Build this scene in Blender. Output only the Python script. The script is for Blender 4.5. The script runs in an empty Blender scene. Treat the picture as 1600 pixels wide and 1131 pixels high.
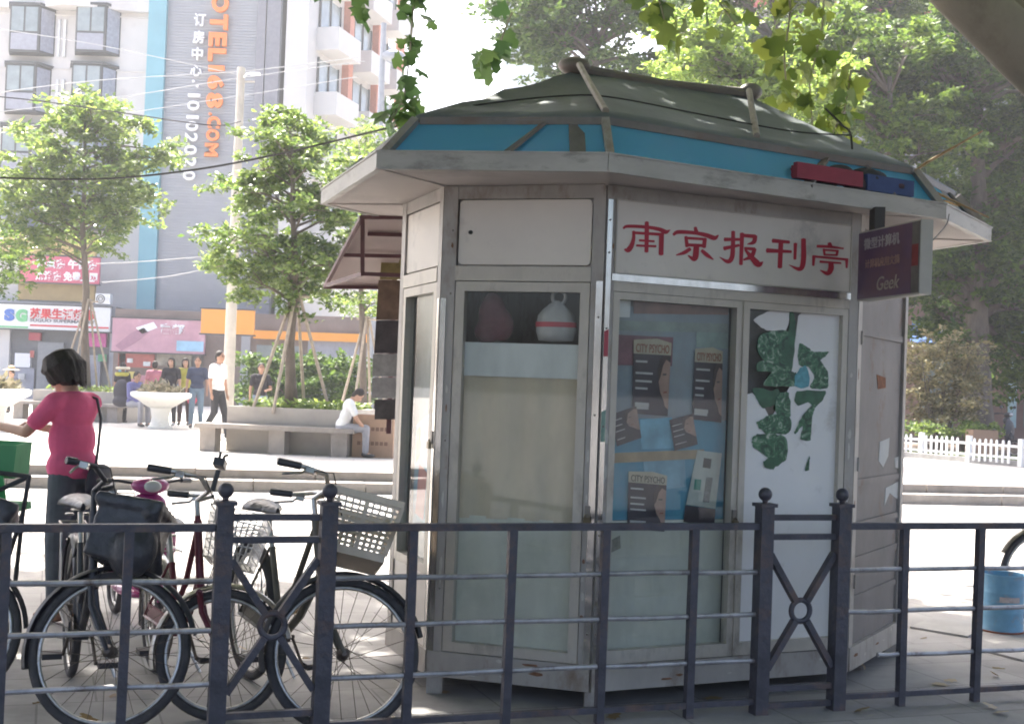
import bpy, math, random
import numpy as np
from mathutils import Vector, Matrix

random.seed(11)
rng = np.random.default_rng(11)
scene = bpy.context.scene
R = math.radians

# ------------------------------------------------------------------ camera
FPX, PITCH, ROLL, CAMH = 2000.0, R(1.17), R(2.1), 1.46
cam_data = bpy.data.cameras.new('camera')
cam = bpy.data.objects.new('camera', cam_data)
scene.collection.objects.link(cam)
cam_data.sensor_width = 36.0
cam_data.lens = 36.0 * FPX / 1600.0
cam_data.clip_start = 0.1
cam_data.clip_end = 2000
cam.matrix_world = (Matrix.Translation((0, 0, CAMH)) @ Matrix.Rotation(R(90) + PITCH, 4, 'X')
                    @ Matrix.Rotation(ROLL, 4, 'Z'))
scene.camera = cam

# ------------------------------------------------------------------ world and sun
SUN_EL, SUN_AZ = R(57), R(-32)          # azimuth measured from +Y towards +X
TOSUN = Vector((math.sin(SUN_AZ) * math.cos(SUN_EL), math.cos(SUN_AZ) * math.cos(SUN_EL), math.sin(SUN_EL)))
world = bpy.data.worlds.new('World')
scene.world = world
world.use_nodes = True
wn = world.node_tree
wn.nodes.clear()
w_out = wn.nodes.new('ShaderNodeOutputWorld')
w_bg = wn.nodes.new('ShaderNodeBackground')
w_sky = wn.nodes.new('ShaderNodeTexSky')
w_sky.sky_type = 'NISHITA'
w_sky.sun_disc = False
w_sky.sun_elevation = SUN_EL
w_sky.sun_rotation = SUN_AZ
w_sky.air_density = 0.75
w_sky.dust_density = 7.0
w_sky.ozone_density = 1.0
w_bg.inputs['Strength'].default_value = 0.15
wn.links.new(w_sky.outputs['Color'], w_bg.inputs['Color'])
wn.links.new(w_bg.outputs['Background'], w_out.inputs['Surface'])

sun_data = bpy.data.lights.new('sun', 'SUN')
sun_data.energy = 4.6
sun_data.angle = R(0.53)
sun_data.color = (1.0, 0.95, 0.86)
sun = bpy.data.objects.new('sun', sun_data)
scene.collection.objects.link(sun)
sun.rotation_euler = TOSUN.to_track_quat('Z', 'Y').to_euler()

scene.view_settings.view_transform = 'Standard'
scene.view_settings.look = 'None'
scene.view_settings.gamma = 1.0
scene.view_settings.use_curve_mapping = False
scene.view_settings.exposure = 2.22
scene.render.engine = 'CYCLES'
scene.cycles.use_denoising = True
scene.cycles.denoiser = 'OPENIMAGEDENOISE'
scene.cycles.max_bounces = 8
scene.cycles.transparent_max_bounces = 16
scene.cycles.filter_width = 1.9
scene.cycles.sample_clamp_indirect = 8.0
scene.cycles.caustics_reflective = False
scene.cycles.caustics_refractive = False
scene.cycles.volume_bounces = 0
scene.cycles.volume_step_rate = 4

# ------------------------------------------------------------------ helpers: pixel of the photograph -> point in the place
_c, _s = math.cos(ROLL), math.sin(ROLL)
_cp, _sp = math.cos(PITCH), math.sin(PITCH)
def ray(px, py):
    a, b = px - 800.0, 565.5 - py
    X, Y = a * _c - b * _s, a * _s + b * _c
    return Vector((X / FPX, _cp - Y / FPX * _sp, _sp + Y / FPX * _cp))
def at(px, py, Y):
    d = ray(px, py)
    t = Y / d.y
    return Vector((d.x * t, Y, CAMH + d.z * t))
def gnd(px, py, z=0.0):
    d = ray(px, py)
    t = (z - CAMH) / d.z
    return Vector((d.x * t, d.y * t, z))

# ------------------------------------------------------------------ helpers: materials
MATS = {}
def mat(name, col, rough=0.6, metal=0.0, var=0.12, scale=6.0, stretch=(1, 1, 1), bump=0.0, bscale=60.0,
        dirt=None, dirt_amt=0.5, dirt_scale=3.0, coat=0.0, spec=0.5, trans=0.0):
    if name in MATS:
        return MATS[name]
    m = bpy.data.materials.new(name)
    m.use_nodes = True
    nt = m.node_tree
    n, l = nt.nodes, nt.links
    bs = n['Principled BSDF']
    tc = n.new('ShaderNodeTexCoord')
    mp = n.new('ShaderNodeMapping')
    mp.inputs['Scale'].default_value = stretch
    l.new(tc.outputs['Object'], mp.inputs['Vector'])
    nz = n.new('ShaderNodeTexNoise')
    nz.inputs['Scale'].default_value = scale
    nz.inputs['Detail'].default_value = 7
    nz.inputs['Roughness'].default_value = 0.65
    l.new(mp.outputs['Vector'], nz.inputs['Vector'])
    rp = n.new('ShaderNodeValToRGB')
    rp.color_ramp.elements[0].position = 0.3
    rp.color_ramp.elements[1].position = 0.7
    rp.color_ramp.elements[0].color = tuple(c * (1 - var) for c in col) + (1,)
    rp.color_ramp.elements[1].color = tuple(min(c * (1 + var * .7), .95) for c in col) + (1,)
    l.new(nz.outputs['Fac'], rp.inputs['Fac'])
    out = rp.outputs['Color']
    if dirt is not None:
        n2 = n.new('ShaderNodeTexNoise')
        n2.inputs['Scale'].default_value = dirt_scale
        n2.inputs['Detail'].default_value = 9
        n2.inputs['Roughness'].default_value = 0.7
        l.new(mp.outputs['Vector'], n2.inputs['Vector'])
        r2 = n.new('ShaderNodeValToRGB')
        r2.color_ramp.elements[0].position = 0.62 - dirt_amt * .25
        r2.color_ramp.elements[1].position = 0.72
        l.new(n2.outputs['Fac'], r2.inputs['Fac'])
        mx = n.new('ShaderNodeMixRGB')
        mx.inputs['Color2'].default_value = tuple(dirt) + (1,)
        l.new(r2.outputs['Color'], mx.inputs['Fac'])
        l.new(out, mx.inputs['Color1'])
        out = mx.outputs['Color']
    l.new(out, bs.inputs['Base Color'])
    bs.inputs['Roughness'].default_value = rough
    bs.inputs['Metallic'].default_value = metal
    bs.inputs['Specular IOR Level'].default_value = spec
    if coat:
        bs.inputs['Coat Weight'].default_value = coat
        bs.inputs['Coat Roughness'].default_value = 0.1
    if bump:
        n3 = n.new('ShaderNodeTexNoise')
        n3.inputs['Scale'].default_value = bscale
        n3.inputs['Detail'].default_value = 5
        l.new(tc.outputs['Object'], n3.inputs['Vector'])
        bp = n.new('ShaderNodeBump')
        bp.inputs['Strength'].default_value = bump
        bp.inputs['Distance'].default_value = 0.01
        l.new(n3.outputs['Fac'], bp.inputs['Height'])
        l.new(bp.outputs['Normal'], bs.inputs['Normal'])
    if trans:
        tr = n.new('ShaderNodeBsdfTranslucent')
        l.new(out, tr.inputs['Color'])
        ms = n.new('ShaderNodeMixShader')
        ms.inputs['Fac'].default_value = trans
        l.new(bs.outputs['BSDF'], ms.inputs[1])
        l.new(tr.outputs['BSDF'], ms.inputs[2])
        l.new(ms.outputs['Shader'], n['Material Output'].inputs['Surface'])
    MATS[name] = m
    return m

def leaf_mat(name, dark, light, trans=0.4, rough=0.42, spec=.5):
    if name in MATS:
        return MATS[name]
    m = bpy.data.materials.new(name)
    m.use_nodes = True
    n, l = m.node_tree.nodes, m.node_tree.links
    bs = n['Principled BSDF']
    g = n.new('ShaderNodeNewGeometry')
    rp = n.new('ShaderNodeValToRGB')
    e = rp.color_ramp.elements
    e[0].color, e[1].color = tuple(dark) + (1,), tuple(light) + (1,)
    l.new(g.outputs['Random Per Island'], rp.inputs['Fac'])
    l.new(rp.outputs['Color'], bs.inputs['Base Color'])
    bs.inputs['Roughness'].default_value = rough
    bs.inputs['Specular IOR Level'].default_value = spec
    tr = n.new('ShaderNodeBsdfTranslucent')
    hs = n.new('ShaderNodeHueSaturation')
    hs.inputs['Value'].default_value = 1.7
    hs.inputs['Hue'].default_value = 0.485
    l.new(rp.outputs['Color'], hs.inputs['Color'])
    l.new(hs.outputs['Color'], tr.inputs['Color'])
    ms = n.new('ShaderNodeMixShader')
    ms.inputs['Fac'].default_value = trans
    l.new(bs.outputs['BSDF'], ms.inputs[1])
    l.new(tr.outputs['BSDF'], ms.inputs[2])
    l.new(ms.outputs['Shader'], n['Material Output'].inputs['Surface'])
    MATS[name] = m
    return m

def add_joints(m, sx, sy, rz, fac=.75, bump=.4):
    """faint slab joints worked into a paving material"""
    n, l = m.node_tree.nodes, m.node_tree.links
    bs = n['Principled BSDF']
    tc = n.new('ShaderNodeTexCoord'); mp = n.new('ShaderNodeMapping'); mp.inputs['Rotation'].default_value = (0, 0, rz)
    br = n.new('ShaderNodeTexBrick'); br.inputs['Scale'].default_value = 1.0
    br.inputs['Brick Width'].default_value = sx; br.inputs['Row Height'].default_value = sy; br.inputs['Mortar Size'].default_value = .006; br.inputs['Mortar Smooth'].default_value = .3
    br.inputs['Color1'].default_value = (1, 1, 1, 1); br.inputs['Color2'].default_value = (.86, .86, .86, 1); br.inputs['Mortar'].default_value = (fac, fac, fac, 1)
    l.new(tc.outputs['Object'], mp.inputs['Vector']); l.new(mp.outputs['Vector'], br.inputs['Vector'])
    src = bs.inputs['Base Color'].links[0].from_socket
    mx = n.new('ShaderNodeMixRGB'); mx.blend_type = 'MULTIPLY'; mx.inputs['Fac'].default_value = 1
    l.new(src, mx.inputs['Color1']); l.new(br.outputs['Color'], mx.inputs['Color2']); l.new(mx.outputs['Color'], bs.inputs['Base Color'])

def glass_mat(name, tint=(1, 1, 1), refl=1.0, dust=0.06, milk=(.6, .6, .58)):
    if name in MATS:
        return MATS[name]
    m = bpy.data.materials.new(name)
    m.use_nodes = True
    n, l = m.node_tree.nodes, m.node_tree.links
    n.remove(n['Principled BSDF'])
    tr = n.new('ShaderNodeBsdfTransparent')
    tr.inputs['Color'].default_value = tuple(tint) + (1,)
    gl = n.new('ShaderNodeBsdfGlossy')
    gl.inputs['Roughness'].default_value = 0.03
    fr = n.new('ShaderNodeLayerWeight')                 # the same from both sides of the thin pane
    pw = n.new('ShaderNodeMath'); pw.operation = 'POWER'; pw.inputs[1].default_value = 4.0
    l.new(fr.outputs['Facing'], pw.inputs[0])
    mu = n.new('ShaderNodeMath')
    mu.operation = 'MULTIPLY_ADD'
    mu.use_clamp = True
    mu.inputs[1].default_value = .8 * refl
    mu.inputs[2].default_value = .07 * refl
    l.new(pw.outputs['Value'], mu.inputs[0])
    ms = n.new('ShaderNodeMixShader')
    l.new(mu.outputs['Value'], ms.inputs['Fac'])
    l.new(tr.outputs['BSDF'], ms.inputs[1])
    l.new(gl.outputs['BSDF'], ms.inputs[2])
    df = n.new('ShaderNodeBsdfDiffuse')
    df.inputs['Color'].default_value = tuple(milk) + (1,)
    nz = n.new('ShaderNodeTexNoise')
    nz.inputs['Scale'].default_value = 4
    nz.inputs['Detail'].default_value = 8
    m2 = n.new('ShaderNodeMath')
    m2.operation = 'MULTIPLY'
    m2.inputs[1].default_value = dust * 2
    mpg = n.new('ShaderNodeMapping'); mpg.inputs['Scale'].default_value = (2.2, 2.2, .8); tcg = n.new('ShaderNodeTexCoord')
    l.new(tcg.outputs['Object'], mpg.inputs['Vector']); l.new(mpg.outputs['Vector'], nz.inputs['Vector'])
    rg = n.new('ShaderNodeMapRange'); rg.inputs['From Min'].default_value = .42; rg.inputs['From Max'].default_value = .66; rg.inputs['To Min'].default_value = .15; rg.inputs['To Max'].default_value = 2.2
    l.new(nz.outputs['Fac'], rg.inputs['Value']); l.new(rg.outputs['Result'], m2.inputs[0])
    ms2 = n.new('ShaderNodeMixShader')
    l.new(m2.outputs['Value'], ms2.inputs['Fac'])
    l.new(ms.outputs['Shader'], ms2.inputs[1])
    l.new(df.outputs['BSDF'], ms2.inputs[2])
    l.new(ms2.outputs['Shader'], n['Material Output'].inputs['Surface'])
    MATS[name] = m
    return m

# ------------------------------------------------------------------ helpers: objects
COL = scene.collection
def tag(o, label=None, cat=None, group=None, kind=None):
    if label: o['label'] = label
    if cat: o['category'] = cat
    if group: o['group'] = group
    if kind: o['kind'] = kind
    return o
def empty(name, loc, label=None, cat=None, group=None, rz=0.0):
    o = bpy.data.objects.new(name, None)
    COL.objects.link(o)
    o.empty_display_size = 0.1
    o.location = loc
    o.rotation_euler = (0, 0, rz)
    return tag(o, label, cat, group)
def root_loc(o):
    v = Vector((0, 0, 0))
    while o is not None:
        v = v + Vector(o.location)
        o = o.parent
    return v

class MB:
    """collects shapes; build() links them as one mesh object"""
    def __init__(self):
        self.v, self.f, self.mi, self.cur = [], [], [], 0
    def add(self, vs, fs):
        b = len(self.v)
        self.v += [tuple(x) for x in vs]
        self.f += [tuple(b + i for i in q) for q in fs]
        self.mi += [self.cur] * len(fs)
        return self
    def obox(self, o, ax, ay, az):
        o, ax, ay, az = Vector(o), Vector(ax), Vector(ay), Vector(az)
        vs = [o, o + ax, o + ax + ay, o + ay, o + az, o + ax + az, o + ax + ay + az, o + ay + az]
        fs = [(0, 3, 2, 1), (4, 5, 6, 7), (0, 1, 5, 4), (1, 2, 6, 5), (2, 3, 7, 6), (3, 0, 4, 7)]
        if ax.cross(ay).dot(az) < 0:
            fs = [q[::-1] for q in fs]
        return self.add(vs, fs)
    def box(self, a, b):
        a = Vector(a); b = Vector(b)
        return self.obox(a, (b.x - a.x, 0, 0), (0, b.y - a.y, 0), (0, 0, b.z - a.z))
    def cbox(self, c, ax, ay, az):
        c, ax, ay, az = Vector(c), Vector(ax), Vector(ay), Vector(az)
        return self.obox(c - ax / 2 - ay / 2 - az / 2, ax, ay, az)
    def bar(self, a, b, w, h, up=(0, 0, 1)):
        a, b = Vector(a), Vector(b)
        d = (b - a).normalized()
        up = Vector(up)
        if abs(d.dot(up)) > .97:
            up = Vector((1, 0, 0))
        sx = d.cross(up).normalized()
        sz = sx.cross(d).normalized()
        return self.obox(a - sx * w / 2 - sz * h / 2, sx * w, b - a, sz * h)
    def tube(self, pts, r, n=8, closed=False, cap=True):
        pts = [Vector(p) for p in pts]
        m = len(pts)
        rs = r if isinstance(r, (list, tuple)) else [r] * m
        vs, prev = [], None
        for i, p in enumerate(pts):
            if closed:
                d = pts[(i + 1) % m] - pts[i - 1]
            else:
                d = pts[min(i + 1, m - 1)] - pts[max(i - 1, 0)]
            d = d.normalized() if d.length > 1e-9 else Vector((0, 0, 1))
            if prev is None:
                a = Vector((0, 0, 1)) if abs(d.z) < .9 else Vector((1, 0, 0))
                x = d.cross(a).normalized()
            else:
                x = (prev - d * prev.dot(d))
                x = x.normalized() if x.length > 1e-6 else d.orthogonal().normalized()
            prev = x
            y = d.cross(x)
            for k in range(n):
                t = 2 * math.pi * k / n
                vs.append(p + (x * math.cos(t) + y * math.sin(t)) * rs[i])
        fs = []
        for i in range(m if closed else m - 1):
            j = (i + 1) % m
            for k in range(n):
                k2 = (k + 1) % n
                fs.append((i * n + k, i * n + k2, j * n + k2, j * n + k))
        if cap and not closed:
            fs.append(tuple(range(n))[::-1])
            fs.append(tuple((m - 1) * n + k for k in range(n)))
        return self.add(vs, fs)
    def ring(self, c, r, rt, ax, ay, n=40, k=8, a0=0.0, a1=2 * math.pi):
        c, ax, ay = Vector(c), Vector(ax), Vector(ay)
        full = abs(a1 - a0 - 2 * math.pi) < 1e-6
        m = n if full else n + 1
        pts = [c + ax * (r * math.cos(a0 + (a1 - a0) * i / n)) + ay * (r * math.sin(a0 + (a1 - a0) * i / n)) for i in range(m)]
        return self.tube(pts, rt, k, closed=full)
    def lathe(self, prof, c, n=20, az=(0, 0, 1)):
        c = Vector(c); az = Vector(az).normalized()
        ax = az.orthogonal().normalized(); ay = az.cross(ax)
        vs, fs = [], []
        for r, z in prof:
            for k in range(n):
                t = 2 * math.pi * k / n
                vs.append(c + az * z + (ax * math.cos(t) + ay * math.sin(t)) * r)
        for i in range(len(prof) - 1):
            for k in range(n):
                k2 = (k + 1) % n
                fs.append((i * n + k, i * n + k2, (i + 1) * n + k2, (i + 1) * n + k))
        fs.append(tuple(range(n))[::-1])
        fs.append(tuple((len(prof) - 1) * n + k for k in range(n)))
        return self.add(vs, fs)
    def ell(self, c, rad, n=14, m=9, M=None):
        c = Vector(c)
        vs, fs = [], []
        for i in range(m + 1):
            ph = math.pi * i / m
            for k in range(n):
                t = 2 * math.pi * k / n
                p = Vector((rad[0] * math.sin(ph) * math.cos(t), rad[1] * math.sin(ph) * math.sin(t), rad[2] * math.cos(ph)))
                if M is not None: p = M @ p
                vs.append(c + p)
        for i in range(m):
            for k in range(n):
                k2 = (k + 1) % n
                fs.append((i * n + k, (i + 1) * n + k, (i + 1) * n + k2, i * n + k2))
        return self.add(vs, fs)
    def cap(self, a, b, ra, rb, n=12):
        a, b = Vector(a), Vector(b)
        d = (b - a).normalized()
        pts, rs = [], []
        for t in (-.95, -.7, -.3):
            pts.append(a + d * ra * t); rs.append(ra * math.sqrt(1 - t * t))
        pts.append(a); rs.append(ra); pts.append(b); rs.append(rb)
        for t in (.3, .7, .95):
            pts.append(b + d * rb * t); rs.append(rb * math.sqrt(1 - t * t))
        return self.tube(pts, rs, n)
    def prism(self, poly, z0, z1):
        n = len(poly)
        ar = sum(poly[i][0] * poly[(i + 1) % n][1] - poly[(i + 1) % n][0] * poly[i][1] for i in range(n))
        if ar < 0: poly = poly[::-1]
        vs = [(p[0], p[1], z0) for p in poly] + [(p[0], p[1], z1) for p in poly]
        fs = [tuple(range(n))[::-1], tuple(range(n, 2 * n))] + [(i, (i + 1) % n, n + (i + 1) % n, n + i) for i in range(n)]
        return self.add(vs, fs)
    def slab(self, pts, thick):
        """a polygon in space given a thickness along its normal"""
        pts = [Vector(p) for p in pts]
        nrm = Vector((0, 0, 0))
        for i in range(len(pts)):
            a, b = pts[i], pts[(i + 1) % len(pts)]
            nrm += a.cross(b)
        nrm.normalize()
        n = len(pts)
        vs = [p for p in pts] + [p - nrm * thick for p in pts]
        fs = [tuple(range(n)), tuple(range(n, 2 * n))[::-1]] + [(i, n + i, n + (i + 1) % n, (i + 1) % n) for i in range(n)]
        return self.add(vs, fs)
    def mesh(self, name, off=Vector((0, 0, 0))):
        me = bpy.data.meshes.new(name)
        me.from_pydata([(x - off.x, y - off.y, z - off.z) for x, y, z in self.v], [], self.f)
        return me
    def build(self, name, mats, parent=None, smooth=False, local=False, org=None):
        """vertices are world coordinates unless local; org = origin for a top-level mesh"""
        off = Vector((0, 0, 0))
        if parent is not None and not local: off = root_loc(parent)
        if org is not None: off = Vector(org)
        me = self.mesh(name, off)
        if not isinstance(mats, (list, tuple)): mats = [mats]
        for m in mats: me.materials.append(m)
        if len(mats) > 1: me.polygons.foreach_set('material_index', self.mi)
        if smooth:
            me.polygons.foreach_set('use_smooth', [True] * len(me.polygons))
            if smooth != 'all':
                me.set_sharp_from_angle(angle=R(38))
        o = bpy.data.objects.new(name, me)
        COL.objects.link(o)
        if parent is not None: o.parent = parent
        if org is not None: o.location = org
        return o

def remesh(mb, voxel, it=4):
    me = mb.mesh('tmp')
    ob = bpy.data.objects.new('tmp', me)
    COL.objects.link(ob)
    md = ob.modifiers.new('r', 'REMESH'); md.mode = 'VOXEL'; md.voxel_size = voxel
    ms = ob.modifiers.new('s', 'SMOOTH'); ms.iterations = it; ms.factor = .5
    dg = bpy.context.evaluated_depsgraph_get()
    me2 = bpy.data.meshes.new_from_object(ob.evaluated_get(dg))
    bpy.data.objects.remove(ob); bpy.data.meshes.remove(me)
    me2.polygons.foreach_set('use_smooth', [True] * len(me2.polygons))
    return me2
def link_mesh(name, me, m, parent):
    me.name = name
    me.materials.clear(); me.materials.append(m)
    o = bpy.data.objects.new(name, me)
    COL.objects.link(o); o.parent = parent
    return o

_txt = {}
def text_mesh(body, bold=0.0, extrude=0.01):
    """flat lettering, unit size, centred; x right, y up, z towards the reader"""
    k = (body, bold, extrude)
    if k in _txt: return _txt[k].copy()
    cu = bpy.data.curves.new('t', 'FONT')
    cu.body = body; cu.size = 1.0; cu.align_x = 'CENTER'; cu.align_y = 'CENTER'
    cu.offset = bold; cu.extrude = extrude; cu.resolution_u = 3
    ob = bpy.data.objects.new('t', cu)
    COL.objects.link(ob)
    dg = bpy.context.evaluated_depsgraph_get()
    me = bpy.data.meshes.new_from_object(ob.evaluated_get(dg))
    bpy.data.objects.remove(ob)
    _txt[k] = me
    return me.copy()
def lettering(body, c, right, up, height, m, parent, name='lettering', width=None, bold=0.0, extrude=0.01, lift=0.01):
    """lettering whose bounding box is fitted to height (and width) about the point c"""
    me = text_mesh(body, bold, extrude)
    co = np.empty(len(me.vertices) * 3); me.vertices.foreach_get('co', co); co = co.reshape(-1, 3)
    lo, hi = co.min(0), co.max(0)
    co -= (lo + hi) / 2
    right, up = Vector(right).normalized(), Vector(up).normalized()
    nrm = right.cross(up)
    sy = height / (hi[1] - lo[1])
    sx = sy if width is None else width / (hi[0] - lo[0])
    B = np.array([right * sx, up * sy, nrm * sy])
    w = co @ B + np.array(Vector(c) + nrm * (lift)) - np.array(root_loc(parent))
    me.vertices.foreach_set('co', w.ravel())
    me.name = name
    me.materials.clear(); me.materials.append(m)
    o = bpy.data.objects.new(name, me)
    COL.objects.link(o); o.parent = parent
    return o

# leaves -----------------------------------------------------------
LEAF_SIMPLE = np.array([(0, 0, 0), (.45, .24, .06), (1, 0, 0), (.45, -.24, .06)])
LEAF_PLANE = np.array([(0, 0, 0), (.05, .16, .02), (.02, .42, 0), (.26, .34, .03), (.42, .58, -.12), (.52, .26, .03), (.78, .30, .0),
                       (1.0, 0, -.14), (.78, -.30, .0), (.52, -.26, .03), (.42, -.58, -.12), (.26, -.34, .03), (.02, -.42, 0), (.05, -.16, .02)])
def leaves(name, pts, size, m, parent, tmpl=LEAF_SIMPLE, droop=0.0, off=None, var=.35, seed=0, kind=None, flat=0.5):
    g = np.random.default_rng(seed)
    pts = np.asarray(pts, float)
    N = len(pts)
    th = g.uniform(0, 2 * np.pi, N)
    el = g.normal(-droop, .45, N)
    d = np.stack([np.cos(th) * np.cos(el), np.sin(th) * np.cos(el), np.sin(el)], 1)
    nr = g.normal(0, 1, (N, 3)); nr[:, 2] = np.abs(nr[:, 2]) + flat
    side = np.cross(nr, d); side /= np.linalg.norm(side, axis=1)[:, None] + 1e-9
    up = np.cross(d, side)
    sc = size * (1 + g.uniform(-var, var, N))
    K = len(tmpl)
    V = (pts[:, None, :] + sc[:, None, None] * (tmpl[None, :, 0, None] * d[:, None, :] + tmpl[None, :, 1, None] * side[:, None, :]
         + tmpl[None, :, 2, None] * up[:, None, :]))
    if off is not None: V = V - np.array(off)
    elif parent is not None: V = V - np.array(root_loc(parent))
    me = bpy.data.meshes.new(name)
    me.vertices.add(N * K); me.vertices.foreach_set('co', V.reshape(-1).astype(np.float32))
    me.loops.add(N * K); me.loops.foreach_set('vertex_index', np.arange(N * K, dtype=np.int32))
    me.polygons.add(N); me.polygons.foreach_set('loop_start', np.arange(0, N * K, K, dtype=np.int32))
    me.update(calc_edges=True)
    me.materials.append(m)
    o = bpy.data.objects.new(name, me)
    COL.objects.link(o)
    if parent is not None: o.parent = parent
    if off is not None and parent is None: o.location = off
    if kind: o['kind'] = kind
    return o
def clump_points(lobes, n_per_m3, rc, seed, surf=.5):
    """points for leaves: lobes = (x,y,z,r); each lobe is a cluster of small uneven clumps"""
    g = np.random.default_rng(seed)
    out = []
    for x, y, z, r in lobes:
        nc = max(4, int(4.2 * (r / rc) ** 2))
        u = g.normal(0, 1, (nc, 3)); u /= np.linalg.norm(u, axis=1)[:, None]
        rad = r * g.uniform(surf, 1.2, nc)
        cc = np.array([x, y, z]) + u * rad[:, None] * np.array([1.1, 1.1, .8])
        for c, w in zip(cc, u):
            rr = rc * g.uniform(.4, 1.15)
            k = max(8, int(n_per_m3 * (rr / rc) ** 1.5 * 1.25))
            t = g.uniform(0, 1, k) ** .7                      # leaves strung along short twigs that point outwards
            tw = w + g.normal(0, .45, 3); tw[2] = tw[2] * .5 - .05
            q = tw[None] * (t[:, None] - .4) * rr * 1.5 + g.normal(0, .30, (k, 3)) * rr * np.array([1, 1, .45])
            out.append(c + q)
    return np.concatenate(out)
# ================================================================== setting
ZP = 0.26                                   # level of the plaza above the pavement
concrete = mat('pavement concrete', (.36, .345, .335), .85, var=.25, scale=1.6, bump=.25, bscale=90, dirt=(.24, .23, .22), dirt_amt=.45, dirt_scale=1.1)
paver = mat('plaza granite', (.46, .44, .41), .8, var=.14, scale=2.0, bump=.15, bscale=70, dirt=(.42, .40, .37), dirt_amt=.4, dirt_scale=.6)
stone = mat('step granite', (.27, .245, .225), .75, var=.2, scale=5, bump=.2, bscale=120, dirt=(.19, .17, .155), dirt_amt=.35, dirt_scale=2)
add_joints(concrete, .5, .5, -.345, .62); add_joints(paver, 1.2, .6, -.12, .6)
asphalt = mat('road asphalt', (.07, .07, .072), .9, var=.25, scale=9, bump=.5, bscale=160)
kerbm = mat('kerb granite', (.36, .35, .34), .8, var=.2, scale=7, bump=.25, bscale=90, dirt=(.2, .19, .18), dirt_amt=.4)

# the railing line runs obliquely along the pavement edge
FA = 0.345
FU = Vector((math.cos(FA), math.sin(FA), 0))
FN = Vector((math.sin(FA), -math.cos(FA), 0))      # towards the road
F0 = Vector((-1.123, 5.112, 0))

# the road: one sheet to the horizon; the pavement and the plaza lie above it
mb = MB(); mb.add([(-400, -300, -.14), (400, -300, -.14), (400, 700, -.14), (-400, 700, -.14)], [(0, 1, 2, 3)])
tag(mb.build('road', asphalt), kind='structure')
KO = 0.62                                            # kerb face in front of the railing
k0, k1 = F0 + FN * KO - FU * 60, F0 + FN * KO + FU * 60
back = Vector((-FN.x, -FN.y, 0))
inner = .16
mb = MB(); a, b = k0 + back * inner, k1 + back * inner
mb.add([(a.x, a.y, 0), (b.x, b.y, 0), (b.x + back.x * 110, b.y + back.y * 110, 0), (a.x + back.x * 110, a.y + back.y * 110, 0)], [(0, 1, 2, 3)])
pav = tag(mb.build('pavement', concrete), kind='structure')
kerb = tag(empty('kerb', F0 + FN * KO), kind='structure')
ks = MB(); ks.obox((0.004, 0, -.14), (.985, 0, 0), (0, inner - .003, 0), (0, 0, .146))
ks_me = ks.mesh('kerb_stone'); ks_me.materials.append(kerbm)
for i in range(-6, 9):
    o = bpy.data.objects.new('kerb_stone', ks_me); COL.objects.link(o)
    o.parent = kerb; o.rotation_euler = (0, 0, FA); o.location = FU * i + Vector((0, 0, random.uniform(-.004, .003)))

# plaza with two steps of long granite blocks
s0 = gnd(300, 767, 0); s1 = gnd(1500, 789, 0)
SD = (s1 - s0); SD.z = 0; SD.normalize()
SN = Vector((-SD.y, SD.x, 0))
T = .36
p0 = s0 + SN * (T * 2)
mb = MB()
A_, B_ = p0 - SD * 120, p0 + SD * 120
mb.add([(A_.x, A_.y, ZP), (B_.x, B_.y, ZP), (B_.x + SN.x * 90, B_.y + SN.y * 90, ZP), (A_.x + SN.x * 90, A_.y + SN.y * 90, ZP)], [(0, 1, 2, 3)])
tag(mb.build('plaza', paver), kind='structure')
steps = tag(empty('steps', s0), kind='structure')
for row, (z0, z1) in enumerate(((0.0, .143), (.143, ZP + .003))):
    x = -14.0 + row * .6
    while x < 22:
        L = random.uniform(1.25, 1.75)
        m2 = MB()
        o_ = s0 + SD * x + SN * (T * row + random.uniform(-.006, .006))
        m2.obox((o_.x, o_.y, z0 - .02), SD * (L - .014), SN * (T + .03), (0, 0, z1 - z0 + .02 + random.uniform(-.003, .003)))
        m2.build('step_block', stone, steps)
        x += L

# utility cover slabs let into the pavement on the right
covm = mat('cover slab concrete', (.36, .35, .34), .9, var=.2, scale=3, bump=.3)
covers = []
for i, (q, lab) in enumerate(((((1422, 978), (1460, 962), (1545, 975), (1512, 993)), 'concrete cover slab in the pavement behind the railing beside the kiosk'),
                 (((1528, 1012), (1575, 1001), (1640, 1013), (1598, 1030)), 'concrete cover slab in the pavement in front of the blue drum'))):
    pts = [gnd(x, y, 0.014) for x, y in q]
    if (pts[1] - pts[0]).cross(pts[2] - pts[1]).z < 0: pts = pts[::-1]
    m2 = MB(); m2.slab(pts, .02)
    c_ = sum((p for p in pts), Vector()) / 4
    o = m2.build('cover_slab', covm, org=(c_.x, c_.y, 0))
    tag(o, lab, 'cover slab')

# ================================================================== the newsstand kiosk
K_A0, K_AB, K_BC, K_CD, K_D1 = (Vector(p) for p in ((-.605, 6.785), (-.351, 6.11), (.409, 5.88), (1.756, 6.527), (2.281, 7.41)))
K_E, K_F, K_G = Vector((2.10, 8.13)), Vector((1.42, 8.55)), Vector((.03, 7.90))
PLAN = [K_A0, K_AB, K_BC, K_CD, K_D1, K_E, K_F, K_G]
KC = sum((Vector(p) for p in PLAN), Vector((0, 0))) / 8
ZB, ZL, ZT = .093, 1.977, 2.416
kiosk = empty('newspaper_kiosk', (KC.x, KC.y, 0), 'grey eight-sided newspaper kiosk with a red painted sign and grey green tarpaulin roof', 'kiosk')

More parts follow.
